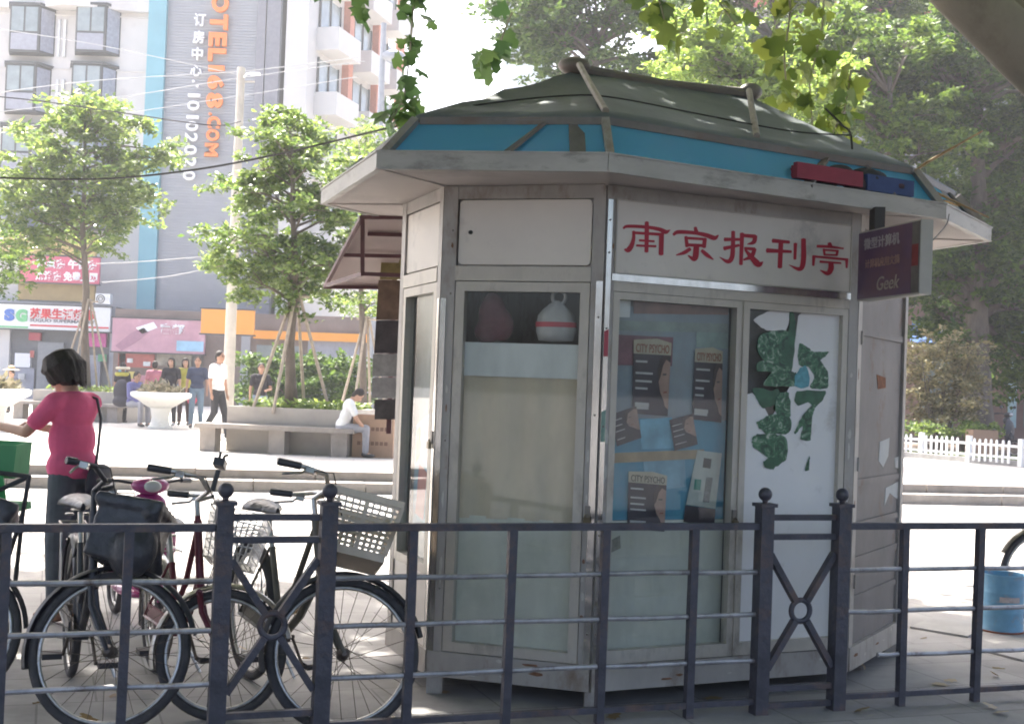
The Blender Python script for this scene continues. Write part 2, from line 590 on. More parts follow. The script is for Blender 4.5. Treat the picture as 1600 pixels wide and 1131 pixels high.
class Face:
    def __init__(s, p, q):
        s.p, s.q = Vector((p.x, p.y, 0)), Vector((q.x, q.y, 0))
        s.W = (s.q - s.p).length
        s.u = (s.q - s.p).normalized()
        s.n = Vector((s.u.y, -s.u.x, 0))
    def pt(s, a, z, d=0.0):
        v = s.p + s.u * a + s.n * d
        return Vector((v.x, v.y, z))
    def box(s, mb, a0, a1, z0, z1, d0, d1):
        return mb.obox(s.pt(a0, z0, d0), s.u * (a1 - a0), s.n * (d1 - d0), (0, 0, z1 - z0))
    def px(s, x, y, d=0.0):
        r = ray(x, y); o = Vector((0, 0, CAMH))
        t = ((s.p + s.n * d) - o).dot(s.n) / r.dot(s.n)
        h = o + r * t
        return (h - s.p).dot(s.u), h.z
    def poly(s, mb, pts, d0, d1):
        """polygon of (a,z) as a plate from depth d0 to d1"""
        n = len(pts)
        ar = sum(pts[i][0] * pts[(i + 1) % n][1] - pts[(i + 1) % n][0] * pts[i][1] for i in range(n))
        if ar < 0: pts = pts[::-1]
        vs = [s.pt(a, z, d1) for a, z in pts] + [s.pt(a, z, d0) for a, z in pts]
        fs = [tuple(range(n)), tuple(range(n, 2 * n))[::-1]] + [(i, n + i, n + (i + 1) % n, (i + 1) % n) for i in range(n)]
        return mb.add(vs, fs)

fA, fB, fC, fD = Face(K_A0, K_AB), Face(K_AB, K_BC), Face(K_BC, K_CD), Face(K_CD, K_D1)
backs = [Face(K_D1, K_E), Face(K_E, K_F), Face(K_F, K_G), Face(K_G, K_A0)]

steel = mat('weathered grey steel', (.40, .37, .34), .5, metal=.15, var=.16, scale=2.5, stretch=(2, 2, .9), bump=.08, bscale=40, dirt=(.21, .155, .115), dirt_amt=.42, dirt_scale=3.2)
alum = mat('dull aluminium frame', (.52, .475, .41), .42, metal=.15, var=.15, scale=3, stretch=(2, 2, .9), dirt=(.25, .22, .19), dirt_amt=.4, dirt_scale=3)
chrome = mat('polished steel strip', (.62, .60, .57), .16, metal=1.0, var=.2, scale=5, stretch=(3, 3, .5), bump=.06, bscale=9)
enamel = mat('off white enamel panel', (.74, .68, .61), .5, var=.07, scale=2.0, dirt=(.40, .37, .33), dirt_amt=.28, dirt_scale=2.2)
soffitm = mat('soffit board', (.60, .54, .505), .75, var=.1, scale=1.5, dirt=(.40, .36, .34), dirt_amt=.4, dirt_scale=1.3)
fasciam = mat('fascia sheet', (.50, .48, .45), .55, metal=.1, var=.18, scale=2.5, stretch=(1, 1, 3), dirt=(.22, .20, .18), dirt_amt=.35, dirt_scale=3.5)
dark_in = mat('kiosk interior', (.10, .095, .095), .85, var=.25, scale=3)
pane = glass_mat('kiosk window glass', (.96, .98, .97), refl=.95, dust=.025, milk=(.42, .43, .42))

def part(face, name, m, a0, a1, z0, z1, d0, d1, parent=None):
    mb = MB(); face.box(mb, a0, a1, z0, z1, d0, d1)
    return mb.build(name, m, parent or kiosk)
def glaze(face, a0, a1, z0, z1, d):
    mb = MB(); mb.add([face.pt(a0, z0, d), face.pt(a1, z0, d), face.pt(a1, z1, d), face.pt(a0, z1, d)], [(0, 1, 2, 3)])
    return mb.build('glass_pane', pane, kiosk)
def frame(face, name, m, a0, a1, z0, z1, w, d0, d1, parent=None, wb=None):
    mb = MB(); wb = wb or w
    face.box(mb, a0, a0 + w, z0, z1, d0, d1); face.box(mb, a1 - w, a1, z0, z1, d0, d1)
    face.box(mb, a0 + w, a1 - w, z1 - w, z1, d0, d1); face.box(mb, a0 + w, a1 - w, z0, z0 + wb, d0, d1)
    return mb.build(name, m, parent or kiosk)
def rounded(face, a0, a1, z0, z1, r, d0, d1, m, name):
    pts = []
    for (cx, cz, t0) in ((a1 - r, z1 - r, 0), (a0 + r, z1 - r, 90), (a0 + r, z0 + r, 180), (a1 - r, z0 + r, 270)):
        for k in range(5):
            t = R(t0 + k * 22.5); pts.append((cx + r * math.cos(t), cz + r * math.sin(t)))
    mb = MB(); face.poly(mb, pts, d0, d1)
    return mb.build(name, m, kiosk)

for f in (fA, fB, fC, fD):
    w1 = .05 if f is fC else .07
    part(f, 'corner_post', steel, .002, w1, ZB, ZT - .002, -.05, .004)
    part(f, 'corner_post', steel, f.W - .06, f.W - .002, ZB, ZT - .002, -.05, .004)
    part(f, 'top_beam', steel, w1 + .001, f.W - .061, ZT - .066, ZT - .003, -.05, .001)
    part(f, 'skirt', steel, .003, f.W - .003, ZB - .006, .205, -.045, .012)
# steel strip down the front corner
mb = MB()
fC.box(mb, .004, .03, ZB + .02, ZT - .07, .0045, .010); fB.box(mb, fB.W - .034, fB.W - .002, ZB + .02, ZT - .45, .0045, .010)
mb.build('corner_strip', chrome, kiosk)
mb = MB(); fB.box(mb, .002, .03, ZB + .02, ZL - .1, .0045, .009); fA.box(mb, fA.W - .03, fA.W - .002, ZB + .02, ZL - .1, .0045, .009)
mb.build('corner_strip', chrome, kiosk)
# feet
for p in (K_AB, K_BC, K_CD, K_D1, K_F, K_G):
    c2 = p + (KC - p).normalized() * .05
    mb = MB(); mb.box((c2.x - .038, c2.y - .038, .001), (c2.x + .038, c2.y + .038, ZB + .01))
    mb.build('foot', steel, kiosk)
mb = MB(); mb.prism([(KC + (p - KC) * .985)[:] for p in PLAN], ZB + .012, ZB + .03)
mb.build('floor', dark_in, kiosk)
for f in backs:
    mb = MB(); f.box(mb, .003, f.W - .003, ZB, ZT - .002, -.04, 0)
    mb.build('wall_panel', steel, kiosk)

# face B: blank upper plate, curtained window
part(fB, 'backing_plate', steel, .071, fB.W - .061, 2.031, ZT - .067, -.04, -.022)
rounded(fB, .078, fB.W - .068, 2.04, ZT - .070, .022, -.02, -.006, enamel, 'upper_panel')
mb = MB(); a_, z_ = fB.px(735, 363); mb.ell(fB.pt(a_, z_, -.005), (.012, .006, .010), 10, 6)
mb.build('lock_knob', mat('black rubber', (.03, .03, .03), .6), kiosk, smooth=True)
part(fB, 'lintel', alum, .071, fB.W - .061, 1.962, 2.030, -.045, .007)
frame(fB, 'window_frame', alum, .074, fB.W - .064, .208, 1.958, .045, -.045, .003)
glaze(fB, .119, fB.W - .109, .252, 1.914, -.022)
cloth_w = mat('white cloth', (.72, .74, .72), .8, var=.06, scale=3)
cloth_b = mat('beige curtain', (.63, .54, .40), .85, var=.08, scale=2)
cloth_g = mat('pale lining board', (.68, .68, .59), .8, var=.1, scale=1.2, dirt=(.55, .57, .49), dirt_amt=.4)
i0, i1 = .10, fB.W - .09
part(fB, 'window_cloth', cloth_w, i0, i1, 1.512, 1.672, -.036, -.033)
mb = MB()
N = 40
vs = []
for zz, amp in ((1.515, .004), (.835, .010)):
    for k in range(N + 1):
        t = k / N; vs.append(fB.pt(i0 + (i1 - i0) * t, zz + .008 * math.sin(t * 3), -.046 + amp * math.sin(t * 23 + .6 * math.sin(t * 9))))
mb.add(vs, [(k, k + 1, N + 1 + k + 1, N + 1 + k) for k in range(N)])
mb.build('window_curtain', cloth_b, kiosk, smooth='all')
part(fB, 'lining_board', cloth_g, i0, i1, .215, .850, -.050, -.046)

# face C: sign board, two windows
part(fC, 'backing_plate', steel, .051, fC.W - .061, 2.005, ZT - .067, -.04, -.014)
mb = MB(); fC.box(mb, .055, fC.W - .066, 2.012, ZT - .071, -.013, .006)
sign = mb.build('sign_board', enamel, kiosk)
tag(sign, 'off white sign board with red painted characters')
mb = MB()
for a0, a1, z0, z1 in ((.050, fC.W - .061, 2.006, 2.0118), (.050, fC.W - .061, ZT - .0708, ZT - .0662), (.050, .0548, 2.012, ZT - .071), (fC.W - .0658, fC.W - .061, 2.012, ZT - .071)):
    fC.box(mb, a0, a1, z0, z1, -.02, .012)
mb.build('sign_trim', alum, sign)
red = mat('red sign paint', (.46, .028, .052), .6, var=.12, scale=10)
STROKES = []
def c1(*p): return [(960 + x / 8, 330 + y / 8, w / 8) for x, y, w in p]
def c2(*p): return [(1110 + x / 6.667, 345 + y / 6.667, w / 6.667) for x, y, w in p]
CHARS = [
 [c1((110, 215, 26), (170, 190, 40), (400, 200, 42), (560, 228, 50), (640, 260, 56), (700, 234, 6)), c1((405, 135, 50), (405, 260, 56), (400, 512, 50)),
  c1((240, 250, 36), (240, 340, 44), (215, 430, 58), (172, 485, 66), (125, 480, 20)), c1((236, 270, 34), (600, 292, 40)), c1((590, 280, 62), (583, 545, 60)),
  c1((310, 365, 28), (500, 378, 28)), c1((275, 430, 28), (522, 440, 30))],
 [c1((1010, 200, 36), (1025, 272, 60)), c1((735, 296, 34), (800, 262, 50), (1000, 272, 45), (1150, 302, 55), (1250, 336, 58), (1302, 300, 14)),
  c1((893, 318, 40), (910, 445, 48)), c1((890, 336, 34), (1145, 352, 34)), c1((1132, 340, 50), (1118, 455, 52)), c1((900, 422, 40), (1125, 432, 40)),
  c1((1025, 440, 72), (1015, 560, 76), (990, 598, 56), (920, 555, 14)), c1((950, 470, 46), (870, 520, 46), (772, 550, 14)), c1((1090, 490, 40), (1160, 550, 50), (1238, 606, 14))],
 [c2((237, 110, 40), (235, 250, 45), (225, 380, 50), (180, 425, 42), (93, 378, 6)), c2((145, 195, 40), (305, 195, 30)), c2((140, 290, 42), (300, 255, 28)),
  c2((330, 130, 45), (318, 458, 38)), c2((325, 152, 36), (470, 165, 42)), c2((468, 155, 44), (452, 222, 44), (385, 246, 10)), c2((355, 287, 28), (465, 297, 36)),
  c2((463, 290, 40), (428, 370, 45), (345, 408, 20)), c2((362, 302, 22), (430, 382, 52), (500, 452, 66), (550, 428, 8))],
 [c2((645, 208, 44), (825, 224, 32)), c2((735, 215, 50), (723, 490, 48)), c2((585, 310, 48), (845, 322, 28)), c2((886, 235, 38), (880, 402, 30)),
  c2((970, 190, 50), (968, 420, 55), (930, 503, 44), (818, 460, 6))],
 [c2((1240, 230, 36), (1245, 262, 52)), c2((1110, 266, 30), (1250, 272, 30), (1388, 290, 18)), c2((1180, 292, 25), (1190, 358, 25)), c2((1178, 303, 22), (1332, 315, 22)),
  c2((1325, 308, 30), (1314, 364, 26)), c2((1185, 353, 20), (1320, 359, 20)), c2((1068, 371, 24), (1434, 405, 26)), c2((1078, 366, 36), (1072, 468, 24)),
  c2((1420, 400, 36), (1420, 492, 20)), c2((1140, 426, 26), (1362, 442, 18)), c2((1255, 440, 54), (1255, 500, 60), (1220, 548, 46), (1143, 515, 8))]]
def ribbon(pts, k=7):
    """outline of a brush stroke, smoothed along its centre line"""
    P = np.array(pts, float)
    if len(P) > 2:
        t = np.linspace(0, len(P) - 1, (len(P) - 1) * k + 1)
        ext = np.vstack([2 * P[0] - P[1], P, 2 * P[-1] - P[-2]])
        out = []
        for q in t:
            i = min(int(q), len(P) - 2); f = q - i
            a, b, c, d = ext[i], ext[i + 1], ext[i + 2], ext[i + 3]
            out.append(.5 * (2 * b + (c - a) * f + (2 * a - 5 * b + 4 * c - d) * f * f + (3 * b - a - 3 * c + d) * f ** 3))
        P = np.array(out)
    d = np.gradient(P[:, :2], axis=0); d /= np.linalg.norm(d, axis=1)[:, None] + 1e-9
    nrm = np.stack([-d[:, 1], d[:, 0]], 1)
    hw = np.maximum(P[:, 2:3], .4) / 2
    L, Rr = P[:, :2] + nrm * hw, P[:, :2] - nrm * hw
    e1 = P[0, :2] - d[0] * hw[0] * .35; e2 = P[-1, :2] + d[-1] * hw[-1] * .35
    return L, Rr, e1, e2
for ch in CHARS:
    mb = MB()
    for i, st in enumerate(ch):
        L, Rr, e1, e2 = ribbon(st)
        d = .0066 + .00025 * i
        P3 = lambda q: fC.pt(*fC.px(q[0], q[1], d), d)
        n_ = len(L)
        vs = [P3(q) for q in L] + [P3(q) for q in Rr] + [P3(e1), P3(e2)]
        fs = [(k, k + 1, n_ + k + 1, n_ + k) for k in range(n_ - 1)] + [(0, n_, 2 * n_), (n_ - 1, 2 * n_ + 1, 2 * n_ - 1)]
        mb.add(vs, fs)
    mb.build('painted_character', red, sign)
part(fC, 'lintel', chrome, .034, fC.W - .061, 1.972, 2.004, -.045, .014)
part(fC, 'lintel', alum, .051, fC.W - .061, 1.925, 1.971, -.045, .004)
sm = fC.px(1153, 740)[0]
WIN = [(.053, sm - .004, 'left'), (sm + .004, fC.W - .064, 'right')]
for a0, a1, _ in WIN:
    frame(fC, 'window_frame', alum, a0, a1, .208, 1.923, .034, -.045, .003, wb=.06)
    glaze(fC, a0 + .034, a1 - .034, .268, 1.889, -.028)
part(fC, 'mullion', alum, sm - .0038, sm + .0038, .208, 1.923, -.045, .012)
# display boards behind the left window
blue = mat('blue display board', (.08, .30, .42), .6, var=.18, scale=2.5, dirt=(.14, .30, .38), dirt_amt=.4)
greyb = mat('grey blue display board', (.30, .36, .40), .7, var=.25, scale=2.0, dirt=(.30, .31, .31), dirt_amt=.5)
a0, a1 = WIN[0][0] + .01, WIN[0][1] - .01
za = fC.px(1040, 655)[1]; zb_ = fC.px(1040, 815)[1]; zc = fC.px(1040, 480)[1]
part(fC, 'display_board', greyb, a0, a1, za + .002, zc, -.10, -.095)
part(fC, 'display_board', blue, a0, a1, zb_, za, -.098, -.093)
part(fC, 'lining_board', cloth_g, a0, a1, .215, zb_ - .002, -.096, -.09)
mb = MB(); q = [fC.px(x, y, -.088) for x, y in ((946, 652), (1060, 648), (1062, 656), (1010, 706), (947, 708))]
fC.poly(mb, [fC.px(x, y, -.088) for x, y in ((945, 708), (1100, 702), (1100, 716), (945, 724))], -.089, -.087)
mb.build('tape_strip', mat('brown parcel tape', (.34, .25, .14), .35, var=.3, scale=9), kiosk)
part(fC, 'window_backing', mat('dim interior shade', (.22, .21, .20), .8, var=.3, scale=4), WIN[1][0] + .01, WIN[1][1] - .01, .215, 1.90, -.14, -.13)  # dim grey sheet stands in for the shade inside the window

# face A: upper plate, window, lower panel
part(fA, 'backing_plate', steel, .071, fA.W - .061, 2.03, ZT - .067, -.04, -.02)
rounded(fA, .078, fA.W - .068, 2.04, ZT - .072, .02, -.018, -.006, enamel, 'upper_panel')
part(fA, 'lintel', alum, .071, fA.W - .061, 1.962, 2.028, -.045, .007)
frame(fA, 'window_frame', alum, .074, fA.W - .064, .55, 1.958, .045, -.045, .003)
glaze(fA, .119, fA.W - .109, .595, 1.914, -.028)
part(fA, 'window_backing', mat('grey green liner', (.22, .26, .25), .7, var=.3, scale=3), .1, fA.W - .09, .56, 1.93, -.075, -.07)
part(fA, 'lower_panel', enamel, .071, fA.W - .061, .206, .548, -.03, -.004)

# face D: weathered sheet metal shutter with rails, shade of this side mixed into its grey
shut = mat('rusty shaded shutter', (.20, .18, .17), .6, metal=.1, var=.25, scale=2.2, stretch=(1, 1, .8), bump=.1, bscale=20, dirt=(.16, .085, .055), dirt_amt=.2, dirt_scale=5)
part(fD, 'shutter_panel', shut, .071, fD.W - .061, .206, ZT - .067, -.035, -.012)
for zz in (.42, .62, .80, 1.02, 1.80):
    part(fD, 'shutter_rail', shut, .08, fD.W - .07, zz, zz + .035, -.0115, -.003)
scuff = mat('peeled paper', (.62, .61, .58), .9, var=.1)
for q in (((1375, 690), (1390, 684), (1388, 712), (1380, 730), (1373, 720)), ((1384, 762), (1404, 752), (1403, 780), (1390, 770), (1382, 790)), ((1398, 715), (1408, 712), (1405, 732), (1399, 730))):
    mb = MB(); fD.poly(mb, [fD.px(x, y, -.01) for x, y in q], -.0112, -.0098); mb.build('paper_scrap', scuff, kiosk)
mb = MB(); fD.poly(mb, [fD.px(x, y, -.01) for x, y in ((1370, 585), (1384, 590), (1384, 606), (1372, 608))], -.0112, -.0099)
mb.build('rust_patch', mat('rust', (.25, .10, .045), .9, var=.4, scale=30), kiosk)
for zz in (1.75, 1.1, .5):
    mb = MB(); mb.tube([fD.pt(.066, zz, .006), fD.pt(.066, zz + .07, .006)], .008, 8); mb.build('hinge', steel, kiosk)

# wear on the posts: scraped paper, screws, hasps
gw_ = random.Random(9)
resid = mat('paper residue', (.55, .53, .48), .9, var=.15, scale=30); screwm = mat('screw head', (.22, .20, .18), .4, metal=.6)
def blot(face, a, z, w, h, d, m, name):
    pts = []
    for k in range(9):
        t = 6.283 * k / 9; pts.append((a + w * math.cos(t) * gw_.uniform(.55, 1.1), z + h * math.sin(t) * gw_.uniform(.55, 1.1)))
    mb = MB(); face.poly(mb, pts, d, d + .0007); mb.build(name, m, kiosk)
rustm = mat('rust bloom', (.22, .11, .06), .9, var=.4, scale=40)
for f, a in ((fB, .05), (fB, fB.W - .048), (fC, .04), (fC, fC.W - .03), (fD, .03)):
    for k in range(4): blot(f, a + gw_.uniform(-.008, .008), gw_.uniform(.4, 1.8), gw_.uniform(.006, .013), gw_.uniform(.015, .05), .0042, resid, 'paper_residue')
    for k in range(2): blot(f, a, gw_.uniform(.22, 2.2), gw_.uniform(.004, .010), gw_.uniform(.01, .03), .0048, rustm, 'rust_spot')
for f in (fB, fC, fD):
    for k in range(5): blot(f, gw_.uniform(.1, f.W - .1), gw_.uniform(.10, .19), gw_.uniform(.01, .05), gw_.uniform(.004, .012), .0125, rustm if k % 2 else resid, 'skirt_stain')
for f, a, zs in ((fC, .017, (.35, .8, 1.3, 1.75, 2.1, 2.25)), (fB, fB.W - .018, (.35, .85, 1.35, 1.8)), (fB, .05, (.5, 1.2, 1.9, 2.2))):
    for z in zs:
        mb = MB(); mb.ell(f.pt(a, z, .011 if f is not fB or a > .1 else .005), (.005, .005, .005), 8, 6); mb.build('screw', screwm, kiosk, smooth='all')
for f, x, y in ((fB, 918, 800), (fC, 1147, 806), (fA, 688, 685)):
    a, z = f.px(x, y, .01); a = min(max(a, .03), f.W - .03)
    mb = MB(); f.box(mb, a - .012, a + .012, z - .03, z + .03, .006, .014); hs_ = mb.build('hasp', screwm, kiosk)
    mb = MB(); f.box(mb, a - .016, a + .016, z - .055, z - .022, .0145, .030); mb.ring(f.pt(a, z - .02, .022), .011, .003, f.u, Vector((0, 0, 1)), 12, 5); mb.build('padlock', mat('padlock brass', (.16, .13, .08), .35, metal=.7), hs_)

# ---- eaves, clerestory and roof
ZE = ZT
EAVE = [gnd(x, y, ZE).xy for x, y in ((501, 318), (588, 262), (950, 266), (1478, 341), (1549, 376))]
for p in (K_E, K_F, K_G): EAVE.append(p + (p - KC).normalized() * .42)
mb = MB(); mb.prism([tuple(KC + (p - KC) * .99) for p in EAVE], ZE - .001, ZE + .012)
mb.build('soffit', soffitm, kiosk)
for i in range(8):                                   # joints of the soffit boards: cover strips
    a = EAVE[i]; b = PLAN[i]
    mb = MB(); mb.bar((a.x, a.y, ZE - .004), (b.x, b.y, ZE - .004), .018, .006)
    mb.build('soffit_strip', soffitm, kiosk)
FH = .070
for i in range(8):
    p, q = EAVE[i], EAVE[(i + 1) % 8]
    f = Face(p, q); mb = MB()
    f.box(mb, .002, f.W - .002, ZE - .006, ZE + FH, -.03, 0)
    f.box(mb, .0, f.W, ZE + FH, ZE + FH + .008, -.045, .006)
    mb.build('fascia_board', fasciam, kiosk)
mb = MB(); mb.prism([tuple(KC + (p - KC) * .985) for p in EAVE], ZE + .05, ZE + .06)
mb.build('eave_deck', mat('eave deck sheet', (.40, .40, .40), .6, var=.2, dirt=(.2, .18, .15), dirt_amt=.5), kiosk)
ZR = ZE + .248
RING = []
for i, p in enumerate(EAVE):
    RING.append(KC + (p - KC) * .87)
RING[1] = gnd(657, 190, ZR).xy; RING[2] = gnd(948, 190, ZR).xy
ringm = mat('roof frame steel', (.24, .22, .21), .55, metal=.3, var=.3, scale=6, dirt=(.16, .10, .07), dirt_amt=.5)
for i in range(8):
    p, q = RING[i], RING[(i + 1) % 8]
    mb = MB(); mb.bar((p.x, p.y, ZR), (q.x, q.y, ZR), .035, .035); mb.build('roof_ring', ringm, kiosk)
    base = KC + (EAVE[i] - KC) * .97
    od = (EAVE[i] - KC).normalized() * .03; bs_ = KC + (EAVE[i] - KC) * .975 + od * .3
    mb = MB(); mb.bar((bs_.x, bs_.y, ZE + FH), (p.x + od.x, p.y + od.y, ZR), .038, .034, (1, 0, 0)); mb.build('roof_post', steel, kiosk)
    m_ = (p + q) / 2
    e1, e2 = KC + (EAVE[i] - KC) * .95, KC + (EAVE[(i + 1) % 8] - KC) * .95
    e1, e2 = KC + (EAVE[i] - KC) * .978, KC + (EAVE[(i + 1) % 8] - KC) * .978
    for f0, f1 in ((.55, .68), (.86, .84)) if (e2 - e1).length > 1.6 else ((.52, .66), (.86, .84)):
        a_, b_ = e1.lerp(e2, f0), p.lerp(q, f1)
        mb = MB(); mb.bar((a_.x, a_.y, ZE + FH - .01), (b_.x, b_.y, ZR - .01), .07, .014); mb.build('roof_brace', ringm, kiosk)
# tinted sheets of the clerestory
tint = bpy.data.materials.new('blue tinted plastic sheet'); tint.use_nodes = True
n_, l_ = tint.node_tree.nodes, tint.node_tree.links
n_.remove(n_['Principled BSDF'])
t1 = n_.new('ShaderNodeBsdfDiffuse'); t1.inputs['Color'].default_value = (.22, .66, .97, 1)
t2 = n_.new('ShaderNodeBsdfTranslucent'); t2.inputs['Color'].default_value = (.24, .70, .98, 1)
t3 = n_.new('ShaderNodeBsdfGlossy'); t3.inputs['Roughness'].default_value = .15
m1 = n_.new('ShaderNodeMixShader'); m1.inputs['Fac'].default_value = .5
m3 = n_.new('ShaderNodeMixShader'); m3.inputs['Fac'].default_value = .04
l_.new(t1.outputs[0], m1.inputs[1]); l_.new(t2.outputs[0], m1.inputs[2])
l_.new(m1.outputs[0], m3.inputs[1]); l_.new(t3.outputs[0], m3.inputs[2]); l_.new(m3.outputs[0], n_['Material Output'].inputs['Surface'])
for i in range(8):
    p, q = RING[i], RING[(i + 1) % 8]
    e1, e2 = KC + (EAVE[i] - KC) * .975, KC + (EAVE[(i + 1) % 8] - KC) * .975
    mb = MB(); mb.add([(e1.x, e1.y, ZE + FH - .03), (e2.x, e2.y, ZE + FH - .03), (q.x, q.y, ZR), (p.x, p.y, ZR)], [(0, 1, 2, 3)])
    mb.build('clerestory_sheet', tint, kiosk)
# tarpaulin
AP1, AP2 = at(897, 112, 6.95), at(1172, 152, 7.35)
tarpm = mat('grey green tarpaulin', (.215, .24, .25), .6, var=.25, scale=1.6, bump=.25, bscale=5, dirt=(.29, .30, .295), dirt_amt=.45, dirt_scale=1.5, trans=.25)
nU, nV = 8 * 10, 8
ts = [0.0, 0.0, 0.15, .95, 1.0, 1.0, .7, .1]
rings = [KC + (p - KC) * 1.008 for p in RING]
vs, fs = [], []
for v in range(nV + 1):
    fv = v / nV
    for u in range(nU):
        i = u // 10; f = (u % 10) / 10
        a = rings[i].lerp(rings[(i + 1) % 8], f)
        t = ts[i] + (ts[(i + 1) % 8] - ts[i]) * f
        ap = AP1.lerp(AP2, t)
        b = Vector((a.x, a.y, ZR + .03))
        p = b.lerp(ap, fv)
        p.z -= .03 * math.sin(math.pi * fv) * (.1 + math.sin(math.pi * f)) - .012 * math.sin(u * 1.7 + v * 2.3) * math.sin(math.pi * fv)
        vs.append(p)
    if v:
        for u in range(nU):
            fs.append(((v - 1) * nU + u, (v - 1) * nU + (u + 1) % nU, v * nU + (u + 1) % nU, v * nU + u))
for u in range(nU):                                       # turned-down hem
    p = vs[u]; c = Vector((KC.x, KC.y, p.z)); d = (p - c).normalized()
    vs.append(p + Vector((0, 0, -.022 - .008 * math.sin(u * .9))) + d * .006)
hb = (nV + 1) * nU
for u in range(nU):
    fs.append((hb + u, hb + (u + 1) % nU, (u + 1) % nU, u))
mb = MB(); mb.add(vs, fs)
mb.build('roof_tarpaulin', tarpm, kiosk, smooth='all')
polem = mat('weathered pole', (.36, .31, .27), .6, var=.3, scale=12)
for pa, pb in (((905, 112, 6.7), (946, 184, 5.75)), ((1170, 152, 6.95), (1182, 222, 6.2))):
    a, b = at(*pa), at(*pb)
    mb = MB(); mb.tube([a + Vector((0, 0, .035)), a.lerp(b, .5) + Vector((0, 0, .03)), b + Vector((0, 0, .03))], .017, 8); mb.build('roof_pole', polem, kiosk, smooth=True)
mb = MB(); mb.tube([AP1 + Vector((0, 0, .02)), AP1.lerp(AP2, .5) + Vector((0, 0, .0)), AP2 + Vector((0, 0, .02))], .03, 8); mb.build('ridge_pole', ringm, kiosk, smooth=True)
mb = MB(); mb.ell(AP1 + Vector((0, 0, .03)), (.09, .07, .05)); mb.build('ridge_cap', ringm, kiosk, smooth=True)
mb = MB(); mb.ell(AP2 + Vector((0, 0, .03)), (.07, .06, .05)); mb.build('ridge_cap', ringm, kiosk, smooth=True)

# service hatch awning on the far side
aw = [at(565, 337, 7.3), at(645, 337, 7.3), at(612, 447, 8.2), at(508, 446, 8.2)]
awm = mat('awning sheet', (.60, .52, .50), .8, var=.12, scale=3, trans=.25)
brown = mat('maroon frame paint', (.13, .055, .06), .55, var=.25, scale=10)
mb = MB(); mb.slab(aw[::-1], .006); awning = mb.build('awning', awm, kiosk)
for a, b in ((aw[0], aw[1]), (aw[0], aw[3]), (aw[3], aw[2]), (at(567, 339, 7.3), at(567, 425, 7.3)), (at(567, 425, 7.3), at(645, 428, 7.3)),
             (at(575, 363, 7.5), at(645, 365, 7.5)), (at(538, 396, 7.75), at(640, 398, 7.75)), (at(512, 443, 8.1), at(567, 425, 7.3))):
    mb = MB(); mb.bar(a + Vector((0, -.01, -.012)), b + Vector((0, -.01, -.012)), .022, .022); mb.build('awning_bar', brown, awning)
# ================================================================== things on and in the kiosk
# projecting light box sign at the corner
la, lb = at(1341, 414, 6.42), at(1438, 404, 5.86)
LBH = .345
lu = Vector((lb.x - la.x, lb.y - la.y, 0)); LBW = lu.length; lu.normalize()
lface = Face(la.xy, lb.xy)
zc_ = (la.z + lb.z) / 2
lbox = empty('light_box_sign', (la.x, la.y, zc_ - LBH / 2), 'dark purple projecting light box sign with faded lettering under the eaves', 'sign')
purple = mat('faded purple print', (.14, .08, .15), .35, var=.3, scale=2.2, dirt=(.20, .10, .11), dirt_amt=.6, dirt_scale=2)
mb = MB(); lface.box(mb, 0, LBW, zc_ - LBH / 2, zc_ + LBH / 2, -.062, 0); mb.build('case', mat('pale case plastic', (.50, .47, .42), .5, var=.1), lbox)
mb = MB(); lface.box(mb, .008, LBW - .07, zc_ - LBH / 2 + .008, zc_ + LBH / 2 - .008, .001, .005); mb.build('face_panel', purple, lbox)
mb = MB(); lface.box(mb, LBW - .068, LBW - .004, zc_ - LBH / 2 + .008, zc_ + LBH / 2 - .008, .001, .005); mb.build('face_panel', mat('faded dark print', (.16, .145, .135), .35, var=.35, scale=6), lbox)
wash = mat('faded white print', (.46, .42, .44), .5, var=.2); salmon = mat('faded salmon print', (.40, .26, .22), .5, var=.3, scale=12)
lettering('微型计算机', lface.pt(LBW * .40, zc_ + .105, 0), lu, (0, 0, 1), .058, wash, lbox, width=LBW * .58, bold=.015, extrude=.02, lift=.006)
lettering('计算机应用文摘', lface.pt(LBW * .42, zc_ + .005, 0), lu, (0, 0, 1), .045, salmon, lbox, width=LBW * .56, bold=.015, extrude=.02, lift=.006)
lettering('Geek', lface.pt(LBW * .53, zc_ - .10, 0), lu + Vector((0, 0, .0)), Vector((0, 0, 1)) + lu * .25, .068, mat('cream print', (.42, .36, .30), .5), lbox, width=LBW * .36, extrude=.02, lift=.006)
mb = MB(); lface.box(mb, LBW - .062, LBW - .01, zc_ - .04, zc_ + .06, .0055, .0075); mb.build('face_print', mat('faded red print', (.28, .05, .05), .5, var=.3, scale=20), lbox)
mb = MB(); mb.bar(lface.pt(.12, zc_ + LBH / 2, -.03), lface.pt(.12, ZE - .002, -.03), .10, .05, (1, 0, 0)); mb.build('bracket', mat('dark bracket', (.05, .045, .045), .6), lbox)

